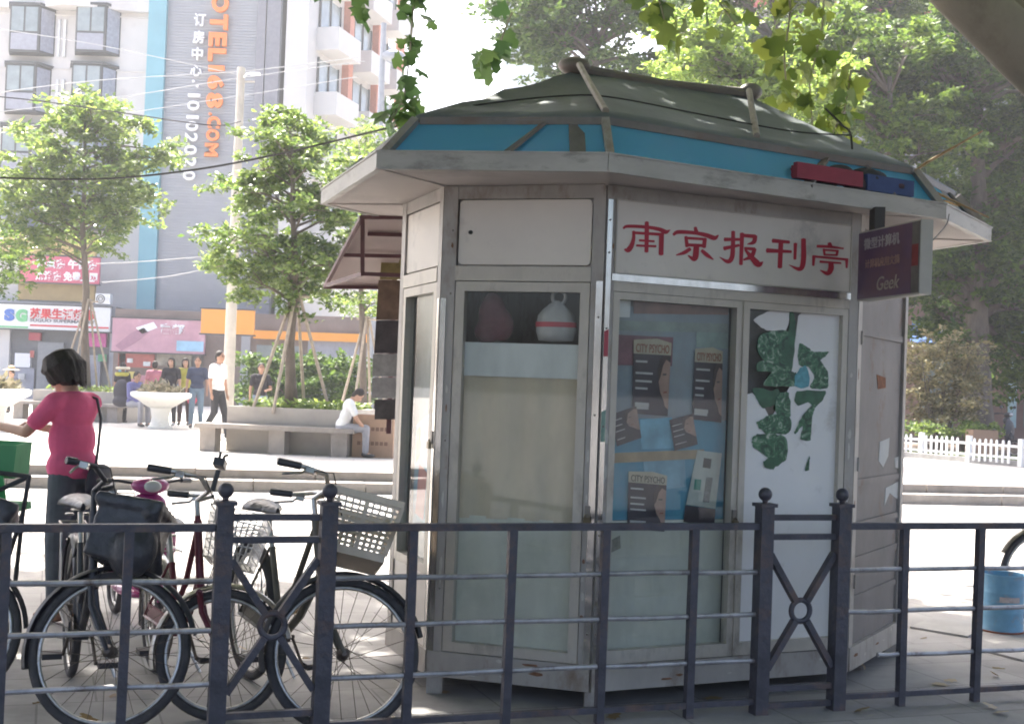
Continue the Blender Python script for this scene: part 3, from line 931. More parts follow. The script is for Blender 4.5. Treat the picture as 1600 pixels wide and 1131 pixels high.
# posters behind the left window of the long front
titlem = mat('poster cream band', (.50, .44, .32), .6, var=.12, scale=14)
bodym = mat('poster dark print', (.045, .032, .040), .5, var=.3, scale=9)
skinp = mat('poster flesh print', (.42, .27, .21), .6, var=.2, scale=11, dirt=(.15, .08, .06), dirt_amt=.3, dirt_scale=9)
redp = mat('poster dull red ink', (.30, .11, .07), .6); inkw = mat('poster white ink', (.55, .53, .50), .6); inkd = mat('poster dark ink', (.10, .09, .08), .6)
def quad_px(q, d):
    return [fC.px(x, y, d) for x, y in q]
def poster(q, label, d=-.085, title=None, big=True, seed=0):
    """q: four corners tl,tr,br,bl in the photograph"""
    (tl, tr, br, bl) = [Vector(p) for p in quad_px(q, d)]
    base = fC.pt(bl.x, bl.y, d)
    o = empty('magazine_poster', base, label, 'poster')
    def P(u, v): a = tl.lerp(tr, u); b = bl.lerp(br, u); return tuple(a.lerp(b, v))
    def sheet(name, m, pts, k):
        mb = MB(); fC.poly(mb, [P(u, v) for u, v in pts], d + .0012 * k, d + .0012 * k + .001); return mb.build(name, m, o)
    sheet('sheet', bodym, ((0, 0), (1, 0), (1, 1), (0, 1)), 0)
    t0 = .17 if big else .0
    if big:
        b = sheet('title_band', titlem, ((0, -.02), (.62, -.05), (1, .0), (1, t0), (0, t0)), 1)
        c = fC.pt(*P(.5, .09), d + .004)
        lettering('CITY PSYCHO', c, fC.pt(*P(1, .1)) - fC.pt(*P(0, .1)), (0, 0, 1), abs(P(0, 0)[1] - P(0, .12)[1]), title or redp, b, width=abs(P(.93, 0)[0] - P(.05, 0)[0]), bold=.012, extrude=.01, lift=0)
    k0 = 0.0 if big else -.16
    sheet('portrait_print', skinp, [(.995, t0 + .01), (.80 + k0, t0 + .01), (.72 + k0, t0 + .10), (.69 + k0, t0 + .24), (.70 + k0, t0 + .38), (.76 + k0, t0 + .52), (.86 + k0 * .5, t0 + .62), (.90, t0 + .70), (.995, t0 + .74)], 1)
    sheet('hair_print', mat('poster hair print', (.07, .045, .04), .6, var=.4, scale=20), [(.995, t0 + .012), (.995, t0 + .10), (.88, t0 + .06), (.80 + k0, t0 + .14), (.74 + k0, t0 + .30), (.70 + k0, t0 + .36), (.66 + k0, t0 + .2), (.72 + k0, t0 + .06), (.80 + k0, t0 + .012)], 1.6)
    sheet('print_line', inkd, ((.80 + k0, t0 + .255), (.90 + k0, t0 + .25), (.90 + k0, t0 + .275), (.80 + k0, t0 + .28)), 2)
    sheet('print_line', redp, ((.84 + k0, t0 + .50), (.94 + k0, t0 + .49), (.94 + k0, t0 + .515), (.84 + k0, t0 + .525)), 2)
    g = random.Random(seed)
    for k, v in enumerate((.26, .42, .53, .63, .84, .88) if big else (.2, .38, .55, .8)):
        w = g.uniform(.28, .5); h = .028 if k < 4 else .05
        sheet('print_line', inkw, ((.06, v), (.06 + w, v), (.06 + w, v + h), (.06, v + h)), 2)
    return o
poster(((990, 533), (1049, 536), (1043, 650), (988, 646)), 'large dark magazine poster with cream title band, highest in the window', seed=1)
poster(((1086, 547), (1129, 549), (1127, 660), (1081, 655)), 'large dark magazine poster cut off by the window frame', seed=2)
poster(((982, 738), (1042, 743), (1038, 830), (980, 826)), 'large dark magazine poster lowest in the window, on the blue board', title=inkd, seed=3)
poster(((953, 648), (994, 634), (1002, 684), (964, 697)), 'small tilted poster with a portrait, beside the corner strip', d=-.083, big=False, seed=4)
poster(((1046, 656), (1082, 646), (1090, 694), (1054, 704)), 'small tilted poster with a portrait, in the middle of the blue board', d=-.083, big=False, seed=5)
o = empty('newspaper_sheet', fC.pt(*fC.px(1090, 815, -.084), -.084), 'white newspaper page hung askew on the blue display board', 'newspaper')
mb = MB(); fC.poly(mb, quad_px(((1090, 703), (1128, 708), (1118, 794), (1072, 788)), -.084), -.085, -.084); mb.build('page', mat('newsprint', (.52, .54, .48), .8, var=.1, scale=20), o)
mb = MB(); fC.poly(mb, quad_px(((1071, 789), (1118, 795), (1116, 822), (1068, 815)), -.083), -.084, -.083); mb.build('folded_foot', bodym, o)
for q, m in ((((1100, 715), (1112, 717), (1110, 732), (1098, 730)), inkd), (((1086, 748), (1096, 749), (1094, 766), (1084, 765)), mat('green ink', (.06, .28, .20), .6)), (((1104, 745), (1114, 746), (1108, 785), (1098, 784)), mat('grey ink', (.28, .27, .25), .6, var=.3, scale=60))):
    mb = MB(); fC.poly(mb, quad_px(q, -.0825), -.0835, -.0825); mb.build('print_block', m, o)
for q, col, dd in ((((990, 462), (1138, 466), (1138, 492), (990, 490)), (.30, .17, .14), -.090), (((948, 500), (1138, 506), (1138, 520), (948, 516)), (.30, .36, .33), -.090), (((950, 522), (1052, 527), (1050, 572), (948, 570)), (.24, .12, .14), -.091),
        (((1088, 508), (1138, 510), (1138, 545), (1088, 542)), (.30, .40, .37), -.0905), (((1000, 655), (1050, 652), (1052, 700), (1002, 702)), (.16, .42, .55), -.0895), (((1005, 720), (1070, 716), (1072, 760), (1010, 768)), (.20, .40, .50), -.0895)):
    mb = MB(); fC.poly(mb, quad_px(q, dd), dd - .001, dd); mb.build('display_card', mat('display card %d' % int(col[0] * 1000 + col[1] * 100), col, .7, var=.3, scale=9), kiosk)
o = empty('notice_card', fC.pt(*fC.px(958, 490, -.05), -.05), 'small pale notice card in the top corner of the poster window', 'notice')
mb = MB(); fC.poly(mb, quad_px(((958, 463), (986, 464), (984, 496), (957, 495)), -.05), -.052, -.05); mb.build('card', cloth_w, o)

# torn green advertisement on the right window
whitep = mat('white backing paper', (.82, .80, .78), .55, var=.06, scale=2, dirt=(.50, .46, .42), dirt_amt=.22, dirt_scale=2.5)
adv = empty('torn_advertisement', fC.pt(*fC.px(1165, 1003, -.02), -.02), 'white sheet with torn scraps of a green advertisement on the kiosk window', 'poster')
def torn(pts, k=5, rag=.0):
    """rounds a torn outline and roughens it"""
    P = np.array(pts, float); n = len(P); out = []
    for i in range(n):
        a, b, c, d = P[i - 1], P[i], P[(i + 1) % n], P[(i + 2) % n]
        for j in range(k):
            f = j / k
            q = .5 * (2 * b + (c - a) * f + (2 * a - 5 * b + 4 * c - d) * f * f + (3 * b - a - 3 * c + d) * f ** 3)
            out.append(tuple(q * .75 + (b + (c - b) * f) * .25 + rng.normal(0, rag, 2)))
    return out
def scrap(name, m, pts, k):
    d = -.0245 + .0012 * k
    if k > 0: pts = torn(pts, 5, .55)
    mb = MB(); fC.poly(mb, quad_px(pts, d), d - .001, d); return mb.build(name, m, adv)
CR = lambda pts: [(1160 + x / 3.9, 460 + y / 3.9) for x, y in pts]
scrap('backing_sheet', whitep, CR([(340, 130), (380, 98), (500, 95), (590, 104), (612, 125), (605, 420), (596, 900)]) + [(1306, 1000), (1146, 1006)] + CR([(6, 1120), (20, 610), (60, 600), (100, 640), (140, 700), (170, 760), (290, 560), (320, 300)]), 0)
gm = bpy.data.materials.new('green leafy print'); gm.use_nodes = True
n_, l_ = gm.node_tree.nodes, gm.node_tree.links
tc_ = n_.new('ShaderNodeTexCoord'); wv = n_.new('ShaderNodeTexNoise'); wv.inputs['Scale'].default_value = 11; wv.inputs['Distortion'].default_value = 3.5; wv.inputs['Detail'].default_value = 9; wv.inputs['Roughness'].default_value = .72
rp = n_.new('ShaderNodeValToRGB'); e_ = rp.color_ramp.elements
e_[0].position = .40; e_[0].color = (.014, .045, .028, 1); e_[1].position = .66; e_[1].color = (.50, .54, .46, 1)
q_ = rp.color_ramp.elements.new(.55); q_.color = (.06, .19, .09, 1)
l_.new(tc_.outputs['Object'], wv.inputs['Vector']); l_.new(wv.outputs['Fac'], rp.inputs['Fac']); l_.new(rp.outputs['Color'], n_['Principled BSDF'].inputs['Base Color'])
n_['Principled BSDF'].inputs['Roughness'].default_value = .35
gm2 = mat('deep green print', (.035, .12, .06), .35, var=.4, scale=14)
for i, (pts, m) in enumerate((
    ([(68, 152), (170, 100), (220, 90), (285, 110), (262, 225), (150, 218), (110, 195)], whitep),
    ([(285, 80), (318, 130), (322, 250), (300, 470), (240, 440), (210, 400), (268, 260), (290, 150)], gm2),
    ([(120, 240), (180, 222), (280, 228), (240, 380), (200, 410), (130, 400), (90, 340), (95, 280)], gm),
    ([(100, 405), (200, 410), (240, 380), (300, 470), (328, 480), (330, 556), (130, 552), (180, 470), (90, 470)], gm),
    ([(345, 300), (400, 320), (435, 350), (530, 350), (480, 400), (520, 470), (515, 570), (410, 570), (440, 500), (400, 440), (345, 430)], gm),
    ([(390, 430), (408, 560), (320, 560), (330, 480)], mat('cyan print', (.10, .34, .40), .4, var=.3, scale=40)),
    ([(60, 575), (110, 570), (170, 590), (215, 575), (240, 640), (180, 680), (120, 690), (85, 630)], gm2),
    ([(330, 590), (505, 590), (490, 640), (440, 690), (400, 660), (330, 675)], gm2),
    ([(100, 770), (180, 730), (290, 745), (285, 840), (150, 850), (88, 790)], gm),
    ([(210, 620), (280, 600), (292, 740), (210, 745)], gm),
    ([(60, 880), (90, 852), (200, 850), (272, 880), (270, 1000), (220, 1030), (150, 990), (70, 930)], gm),
    ([(130, 1020), (180, 990), (250, 1010), (190, 1062), (140, 1055)], gm2),
    ([(440, 672), (425, 760), (415, 884), (352, 880), (370, 800), (318, 852), (345, 770), (400, 700)], gm),
    ([(412, 985), (405, 1068), (380, 1065)], gm2))):
    scrap('torn_scrap', m, CR(pts), 1 + i * .25)

# what stands behind the curtained window
bagp = fB.pt(*fB.px(868, 534, -.12), -.12)
bagm = mat('white plastic bag film', (.66, .66, .65), .35, var=.08, scale=12, bump=.5, bscale=30, trans=.3)
bag = empty('plastic_bag', bagp, 'white plastic carrier bag with a red stripe behind the kiosk window', 'bag')
mb = MB()
prof = [(.02, 0), (.085, .005), (.098, .05), (.096, .09), (.085, .125), (.060, .155), (.035, .178), (.012, .195)]
n = 20; vs = []; fs = []
for i, (r, z) in enumerate(prof):
    for k in range(n):
        t = 2 * math.pi * k / n
        rr = r * (1 + .10 * math.sin(5 * t + i) * (z > .1))
        vs.append(bagp + fB.u * rr * math.cos(t) + fB.n * rr * .55 * math.sin(t) + Vector((0, 0, z)))
for i in range(len(prof) - 1):
    for k in range(n): fs.append((i * n + k, i * n + (k + 1) % n, (i + 1) * n + (k + 1) % n, (i + 1) * n + k))
mb.add(vs, fs); mb.build('sack', bagm, bag, smooth='all')
mb = MB(); mb.ring(bagp + Vector((0, 0, .21)) + fB.u * .01, .032, .010, fB.u, Vector((0, 0, 1)), 16, 6); mb.build('handle', bagm, bag, smooth='all')
mb = MB()
vs = []
for z in (.068, .092):
    for k in range(n + 1):
        t = math.pi * k / n; vs.append(bagp + fB.u * .1005 * math.cos(t) + fB.n * (.1005 * .56) * math.sin(t) + Vector((0, 0, z)))
mb.add(vs, [(k, k + 1, n + 2 + k, n + 1 + k) for k in range(n)]); mb.build('red_stripe', mat('red stripe print', (.5, .04, .07), .4), bag)
part(fB, 'inner_shelf', enamel, i0, i1, 1.655, 1.668, -.32, -.08)
jk = fB.pt(*fB.px(768, 534, -.16), -.16)
mb = MB(); mb.ell(jk + Vector((0, 0, .12)), (.07, .05, .125)); mb.ell(jk + fB.u * .05 + Vector((0, 0, .08)), (.06, .05, .08)); mb.ell(jk - fB.u * .03 + Vector((0, 0, .05)), (.06, .05, .06))
o = bpy.data.objects.new('folded_jacket', remesh(mb, .012)); COL.objects.link(o); o.data.materials.append(mat('dusky pink fabric', (.16, .05, .065), .9, var=.25, scale=20, bump=.4, bscale=40))
o.data.transform(Matrix.Translation(-jk)); o.location = jk; tag(o, 'dusky pink jacket bundled behind the kiosk window', 'jacket')
# poster and stickers on the outside
o = empty('comic_poster', fA.pt(*fA.px(650, 770, -.06), -.06), 'blue and pink comic poster in the narrow side window of the kiosk', 'poster')
mb = MB(); fA.poly(mb, [(.17, .72), (.50, .72), (.50, 1.35), (.17, 1.25)], -.068, -.064); mb.build('sheet', mat('sky blue print', (.16, .36, .52), .5, var=.45, scale=8, dirt=(.5, .5, .5), dirt_amt=.5, dirt_scale=6), o)
for pts, m in (([(.22, .80), (.36, .78), (.40, 1.02), (.26, 1.06)], mat('coral print', (.45, .12, .12), .5)), ([(.36, 1.05), (.48, 1.1), (.46, 1.3), (.38, 1.25)], mat('lilac print', (.45, .42, .55), .5)), ([(.19, 1.05), (.27, 1.1), (.25, 1.25), (.19, 1.22)], mat('yellow print', (.5, .45, .15), .5))):
    mb = MB(); fA.poly(mb, pts, -.0635, -.062); mb.build('print_patch', m, o)
for i, (q, m, lab) in enumerate(((((932, 520), (944, 514), (945, 556), (932, 556)), mat('sticker red', (.45, .05, .08), .4), 'red and white sticker on the kiosk corner strip'),
        (((931, 640), (942, 640), (942, 690), (931, 690)), mat('sticker green', (.20, .32, .26), .4, var=.3, scale=30), 'pale green sticker lower on the kiosk corner strip'))):
    d = .0105
    mb = MB(); pts = [fC.px(x, y, d) for x, y in q]
    pts = [(min(max(a, .006), .028), z) for a, z in pts]
    fC.poly(mb, [(.006, min(p[1] for p in pts)), (.028, min(p[1] for p in pts)), (.028, max(p[1] for p in pts)), (.006, max(p[1] for p in pts) - .01)], d, d + .001)
    o = mb.build('sticker', m, org=fC.pt(.015, pts[2][1], d)); tag(o, lab, 'sticker')
mb = MB(); fC.poly(mb, quad_px(((952, 845), (969, 836), (970, 856), (953, 864)), -.024), -.0255, -.0245)
tag(mb.build('torn_label', mat('grey label', (.26, .26, .22), .6, var=.4, scale=40), org=fC.pt(*fC.px(952, 860, -.024), -.024)), 'small torn grey label low on the poster window', 'label')
# clutter on the eaves
ce = Face(EAVE[2], EAVE[3])
def on_eave(px, d=-.12):
    a = ce.px(px, 290, d)[0]; return ce.pt(a, ZE + FH + .01, d)
ra, rb = on_eave(1242, -.03), on_eave(1345, -.03)
mb = MB(); nrm = ce.n
for k in range(3):
    mb.cbox(ra.lerp(rb, .5) + Vector((0, 0, .055 - .004 * k)) - nrm * (.03 * k), (rb - ra) * (1 - .06 * k), nrm * .028, (0, 0, .075 - .012 * k))
o = mb.build('red_signboard', mat('faded red board', (.36, .055, .09), .7, var=.25, scale=5, dirt=(.25, .06, .08), dirt_amt=.5), org=ra.lerp(rb, .5)); tag(o, 'faded red boards stacked on the eaves below the tarpaulin', 'board')
ba, bb2 = on_eave(1352, -.04), on_eave(1425, -.04)
mb = MB()
for k in range(2): mb.cbox(ba.lerp(bb2, .5) + Vector((0, 0, .05)) - nrm * (.04 * k), (bb2 - ba) * (1 - .1 * k), nrm * .03, (0, 0, .08 + .02 * k))
tag(mb.build('blue_signboard', mat('faded blue board', (.06, .10, .26), .7, var=.3, scale=6), org=ba.lerp(bb2, .5)), 'dark blue boards stacked on the eaves next to the red boards', 'board')
lump = MB(); gl_ = random.Random(3)
for k in range(12):
    p_ = on_eave(1256 + k * 13.5, -.10 + gl_.uniform(-.01, .01)); lump.ell(p_ + Vector((0, 0, gl_.uniform(.03, .085))), (gl_.uniform(.06, .10), .07, gl_.uniform(.035, .06)))
o = bpy.data.objects.new('rag_bundle', remesh(lump, .014, 2)); COL.objects.link(o); p_ = on_eave(1320, -.13)
o.data.materials.append(mat('dark soiled cloth', (.055, .055, .065), .9, var=.5, scale=9, bump=.8, bscale=18, dirt=(.12, .05, .06), dirt_amt=.4, dirt_scale=6)); o.data.transform(Matrix.Translation(-p_)); o.location = p_
tag(o, 'dark soiled cloth bundled along the eaves behind the red boards', 'cloth')
canem = mat('bamboo cane', (.32, .20, .07), .6, var=.3, scale=20)
for i, (a, b, lab) in enumerate((((1385, 300, 6.55), (1535, 205, 7.0), 'long yellow bamboo cane slanting up from the eaves'), ((1380, 292, 6.6), (1500, 322, 6.75), 'yellow bamboo cane lying along the end of the eaves'), ((1400, 282, 6.7), (1545, 340, 7.2), 'yellow bamboo cane hanging over the eave corner'))):
    A, B = at(*a), at(*b)
    mb = MB(); mb.tube([A, A.lerp(B, .4) + Vector((0, 0, .02)), B], [.010, .008, .004], 6)
    tag(mb.build('bamboo_cane', canem, org=A, smooth=True), lab, 'cane')
wire = mat('black cable sheath', (.02, .02, .022), .6)
def cable(name, pts, r, label, cat, m=wire, n=6):
    P = [at(*p) if not isinstance(p, Vector) else p for p in pts]
    Q = []
    for i in range(len(P) - 1):
        a = P[max(i - 1, 0)]; b, c = P[i], P[i + 1]; d = P[min(i + 2, len(P) - 1)]
        for k in range(6):
            f = k / 6
            Q.append(.5 * (2 * b + (c - a) * f + (2 * a - 5 * b + 4 * c - d) * f * f + (3 * b - a - 3 * c + d) * f ** 3))
    Q.append(P[-1])
    mb = MB(); mb.tube(Q, r, n)
    return tag(mb.build(name, m, org=P[0]), label, cat)
cable('roof_cable', [(652, 183, 6.1), (740, 165, 6.1), (880, 150, 6.15), (960, 153, 6.1), (1100, 180, 6.3), (1235, 205, 6.4), (1330, 212, 6.7)], .004, 'thin black cable lying across the tarpaulin roof', 'cable')
cable('sign_cable', [(1483, 335, 6.55), (1478, 352, 6.4), (1455, 378, 6.1), (1440, 395, 5.9)], .003, 'thin cable dropping from the eave corner to the light box', 'cable')
cable('roof_rope', [(1290, 170, 6.9), (1315, 195, 6.8), (1330, 215, 6.7), (1332, 300, 6.55)], .006, 'dark rope tied over the far end of the roof', 'rope')

# hanging newspapers and cardboard on the service side
o = empty('newspaper_rack', (at(606, 645, 7.9).x, 7.9, 1.15), 'tall rack of hanging newspapers and magazines on the service side', 'rack')
rk = [((597, 403), (632, 403), (632, 437), (594, 437), (.30, .24, .10)), ((592, 438), (632, 438), (632, 500), (588, 500), (.22, .15, .11)), ((588, 501), (632, 501), (632, 552), (585, 552), (.09, .08, .085)),
      ((583, 553), (632, 553), (632, 588), (582, 588), (.42, .41, .40)), ((582, 590), (632, 590), (632, 622), (581, 622), (.38, .37, .37)), ((586, 624), (632, 624), (632, 655), (586, 655), (.12, .11, .11))]
for i, (a, b, c, d, col) in enumerate(rk):
    mb = MB(); mb.slab([at(p[0], p[1], 7.9 + .03 * (i % 2)) for p in (d, c, b, a)], -.02)
    mb.build('paper_sheet', mat('rack paper %d' % i, col, .8, var=.35, scale=14), o)
mb = MB(); p_ = at(618, 400, 7.96); mb.bar((p_.x, p_.y, 1.15), (p_.x, p_.y, p_.z + .05), .03, .03, (1, 0, 0)); mb.build('rack_post', brown, o)

# ================================================================== the railing
black = mat('dark blue black paint', (.068, .065, .082), .5, var=.45, scale=6, bump=.5, bscale=35, dirt=(.17, .10, .07), dirt_amt=.42, dirt_scale=5)
tubem = mat('worn steel tube', (.42, .40, .41), .34, metal=.5, var=.4, scale=8, dirt=(.12, .08, .06), dirt_amt=.3, dirt_scale=9)
rail = empty('pavement_railing', F0, 'dark iron pedestrian railing with ball-topped posts and crossed panels', 'railing')
dA, dB, dD = .364, .44, .417
FZ = Vector((0, 0, 1))
def fpt(o, z, d=0): v = F0 + FU * o + FN * d; return Vector((v.x, v.y, z))
TOPZ = .878
decor = [0.0]
per = dD + dA + dB * 3 + dA
offs_plain = []
for k in (-1, 0, 1):
    b0 = per * k
    offs_plain += [b0 + dD + dA + dB * j for j in range(4)]
pm = MB(); pm.obox((-.018, -.018, .0), (.036, 0, 0), (0, .036, 0), (0, 0, TOPZ - .022)); pme = pm.mesh('post'); pme.materials.append(black)
dm = MB(); dm.obox((-.033, -.033, 0), (.066, 0, 0), (0, .066, 0), (0, 0, .955))
dm.obox((-.043, -.043, .955), (.086, 0, 0), (0, .086, 0), (0, 0, .016)); dme = dm.mesh('post'); dme.materials.append(black)
bm_ = MB(); bm_.lathe([(.012, 0), (.014, .012), (.010, .018)], (0, 0, .971), 12); bm_.ell((0, 0, 1.012), (.032, .032, .032), 16, 10); bme = bm_.mesh('ball'); bme.materials.append(black)
bme.polygons.foreach_set('use_smooth', [True] * len(bme.polygons))
def inst(name, me, parent, loc, rz=0):
    o = bpy.data.objects.new(name, me); COL.objects.link(o); o.parent = parent; o.location = loc; o.rotation_euler = (0, 0, rz); return o
span0, span1 = -per - .1, per * 2 + .3
dec = [per * k for k in (-1, 0, 1)]
stations = []
for b0 in dec: stations += [(b0, 1), (b0 + dD, 1)]
for x in offs_plain: stations.append((x, 0))
stations = sorted(s for s in stations if -1.4 < s[0] < 4.6)
for x, d in stations:
    po = inst('post', dme if d else pme, rail, FU * x, FA)
    po.rotation_euler = (random.uniform(-.006, .006), random.uniform(-.005, .005), FA)
    if d: inst('ball_finial', bme, po, (0, 0, 0))
RZ = (.655, .458, .247)
for (x0, d0), (x1, d1) in zip(stations[:-1], stations[1:]):
    e0, e1 = (.034 if d0 else .0185), (.034 if d1 else .0185)
    if d0 and d1 and abs(x1 - x0 - dD) < .01:
        for z in (.905, .815, .115, .035):
            mb = MB(); mb.bar(fpt(x0 + e0, z), fpt(x1 - e1, z), .03, .026); mb.build('cross_bar', black, rail)
        xm = (x0 + x1) / 2; zm = .47
        mb = MB(); mb.ring(fpt(xm, zm), .050, .013, FU, FZ, 24, 8); mb.build('centre_ring', black, rail, smooth='all')
        for sx, sz in ((-1, 1), (1, 1), (-1, -1), (1, -1)):
            a = fpt(xm + sx * (dD / 2 - e0), zm + sz * .265); d_ = (a - fpt(xm, zm)).normalized()
            mb = MB(); mb.bar(fpt(xm, zm) + d_ * .056, a, .028, .036, FN); mb.build('diagonal_bar', black, rail)
    else:
        mb = MB(); mb.bar(fpt(x0 + (.034 if d0 else 0), TOPZ - .014), fpt(x1 - (.034 if d1 else 0), TOPZ - .014), .042, .030); mb.build('top_rail', black, rail)
        mb = MB(); mb.bar(fpt(x0 + e0, .058), fpt(x1 - e1, .058), .03, .026); mb.build('bottom_rail', black, rail)
        for z in RZ:
            mb = MB()
            a, b = fpt(x0 + e0, z), fpt(x1 - e1, z + random.uniform(-.003, .003))
            if abs(z - .247) < .01 and d0 and abs(x0 - dD - per) < .03: a = a.lerp(b, .62)
            m_ = a.lerp(b, .5) + Vector((0, 0, random.uniform(-.004, .002)))
            mb.tube([a, m_, b], .0115, 8); mb.build('rail', tubem, rail, smooth=True)
# ================================================================== bicycles
rubber = mat('tyre rubber', (.065, .062, .066), .8, var=.3, scale=20, dirt=(.10, .09, .085), dirt_amt=.3, dirt_scale=8)
alloy = mat('dull alloy', (.50, .49, .47), .3, metal=.8, var=.25, scale=15, dirt=(.20, .15, .11), dirt_amt=.3, dirt_scale=9)
rust_steel = mat('rusty hub steel', (.14, .115, .10), .5, metal=.5, var=.4, scale=30)
plastic = mat('black plastic', (.045, .045, .052), .45, var=.2, scale=20)
vinyl = mat('worn black vinyl', (.055, .055, .065), .36, var=.35, scale=18, bump=.9, bscale=22)
def wheel(root, c, r, axis, fwd, T=None, w=.020, n_sp=28, dark_rim=False):
    """hub with tyre, rim and spokes as its children; T bends the front assembly"""
    c, axis, fwd = Vector(c), Vector(axis), Vector(fwd)
    up = axis.cross(fwd).normalized()
    def fin(mb):
        if T is not None: mb.v = [tuple(T @ Vector(v)) for v in mb.v]
        return mb
    mb = MB(); mb.lathe([(.012, -.055), (.014, -.05), (.026, -.034), (.026, -.028), (.016, -.024), (.016, .024), (.026, .028), (.026, .034), (.014, .05), (.012, .055)], c, 12, axis)
    hub = fin(mb).build('wheel', rust_steel, root, smooth=True, local=True)
    mb = MB(); mb.ring(c, r - w, w, fwd, up, 48, 8); fin(mb).build('tyre', rubber, hub, smooth='all', local=True)
    mb = MB(); mb.ring(c, r - 2 * w - .004, .0095, fwd, up, 48, 8); fin(mb).build('rim', rust_steel if dark_rim else alloy, hub, smooth='all', local=True)
    mb = MB(); rr = r - 2 * w - .006
    for k in range(n_sp):
        t = 2 * math.pi * k / n_sp; s = 1 if k % 2 else -1
        t2 = t + s * (1 if (k // 2) % 2 else -1) * 1.25
        a = c + axis * (s * .031) + (fwd * math.cos(t2) + up * math.sin(t2)) * .024
        b = c + (fwd * math.cos(t) + up * math.sin(t)) * rr
        mb.tube([a, b], .0013, 4)
    fin(mb).build('spokes', rust_steel, hub, local=True)['kind'] = 'stuff'
    return hub
def fender(root, c, r, axis, fwd, a0, a1, m, T=None, name='mudguard'):
    c, axis, fwd = Vector(c), Vector(axis), Vector(fwd); up = axis.cross(fwd).normalized()
    mb = MB(); n = 26; prof = [(-.028, -.012), (-.018, .004), (0, .009), (.018, .004), (.028, -.012)]
    vs, fs = [], []
    for i in range(n + 1):
        t = a0 + (a1 - a0) * i / n
        d = fwd * math.cos(t) + up * math.sin(t)
        for s, h in prof: vs.append(c + d * (r + .018 + h) + axis * s)
    for i in range(n):
        for j in range(4): fs.append((i * 5 + j, (i + 1) * 5 + j, (i + 1) * 5 + j + 1, i * 5 + j + 1))
    mb.add(vs, fs)
    if T is not None: mb.v = [tuple(T @ Vector(v)) for v in mb.v]
    return mb.build(name, m, root, smooth='all', local=True)
def saddle(root, c, m, wide=.10):
    mb = MB()
    vs, fs = [], []
    xs = [-.14, -.12, -.08, -.03, .03, .08, .12, .135]
    ws = [.04, wide * .9, wide, wide * .85, .05, .032, .022, .010]
    for x, w in zip(xs, ws):
        zt = .055 + .012 * math.cos((x + .1) * 12)
        for k in range(9):
            t = math.pi * k / 8
            vs.append(Vector(c) + Vector((x, w * math.cos(t), zt * (.25 + .75 * math.sin(t)) - .02)))
    for i in range(len(xs) - 1):
        for k in range(8): fs.append((i * 9 + k, i * 9 + k + 1, (i + 1) * 9 + k + 1, (i + 1) * 9 + k))
    for i in range(len(xs) - 1): fs.append((i * 9, (i + 1) * 9, (i + 1) * 9 + 8, i * 9 + 8))
    fs.append(tuple(range(9))); fs.append(tuple(range((len(xs) - 1) * 9, len(xs) * 9))[::-1])
    mb.add(vs, fs)
    o = mb.build('saddle', m, root, smooth='all', local=True)
    m2 = MB(); m2.ring(Vector(c) + Vector((-.09, .04, -.05)), .018, .005, Vector((1, 0, 0)), Vector((0, 1, 0)), 10, 5)
    m2.ring(Vector(c) + Vector((-.09, -.04, -.05)), .018, .005, Vector((1, 0, 0)), Vector((0, 1, 0)), 10, 5)
    m2.tube([Vector(c) + Vector((-.1, .03, -.03)), Vector(c) + Vector((.1, .01, -.01))], .005, 5); m2.tube([Vector(c) + Vector((-.1, -.03, -.03)), Vector(c) + Vector((.1, -.01, -.01))], .005, 5)
    m2.build('saddle_springs', alloy, o, local=True)
    return o
def basket_wire(root, c, T, m, w=.33, d=.24, h=.22, name='basket'):
    c = Vector(c); mb = MB()
    def P(u, v, z):
        k = .82 + .18 * z / h
        return c + Vector((u * d / 2 * k, v * w / 2 * k, z))
    for z in np.linspace(0, h, 7): mb.tube([P(1, 1, z), P(1, -1, z), P(-1, -1, z), P(-1, 1, z), P(1, 1, z)], .004 if z > h - .01 else .0022, 5)
    for k in range(10):
        v = -1 + 2 * k / 9
        mb.tube([P(1, v, h), P(1, v, 0), P(-1, v, 0), P(-1, v, h)], .0022, 4)
        mb.tube([P(v, 1, h), P(v, 1, 0), P(v, -1, 0), P(v, -1, h)], .0022, 4)
    if T is not None: mb.v = [tuple(T @ Vector(v)) for v in mb.v]
    return mb.build(name, m, root, local=True)
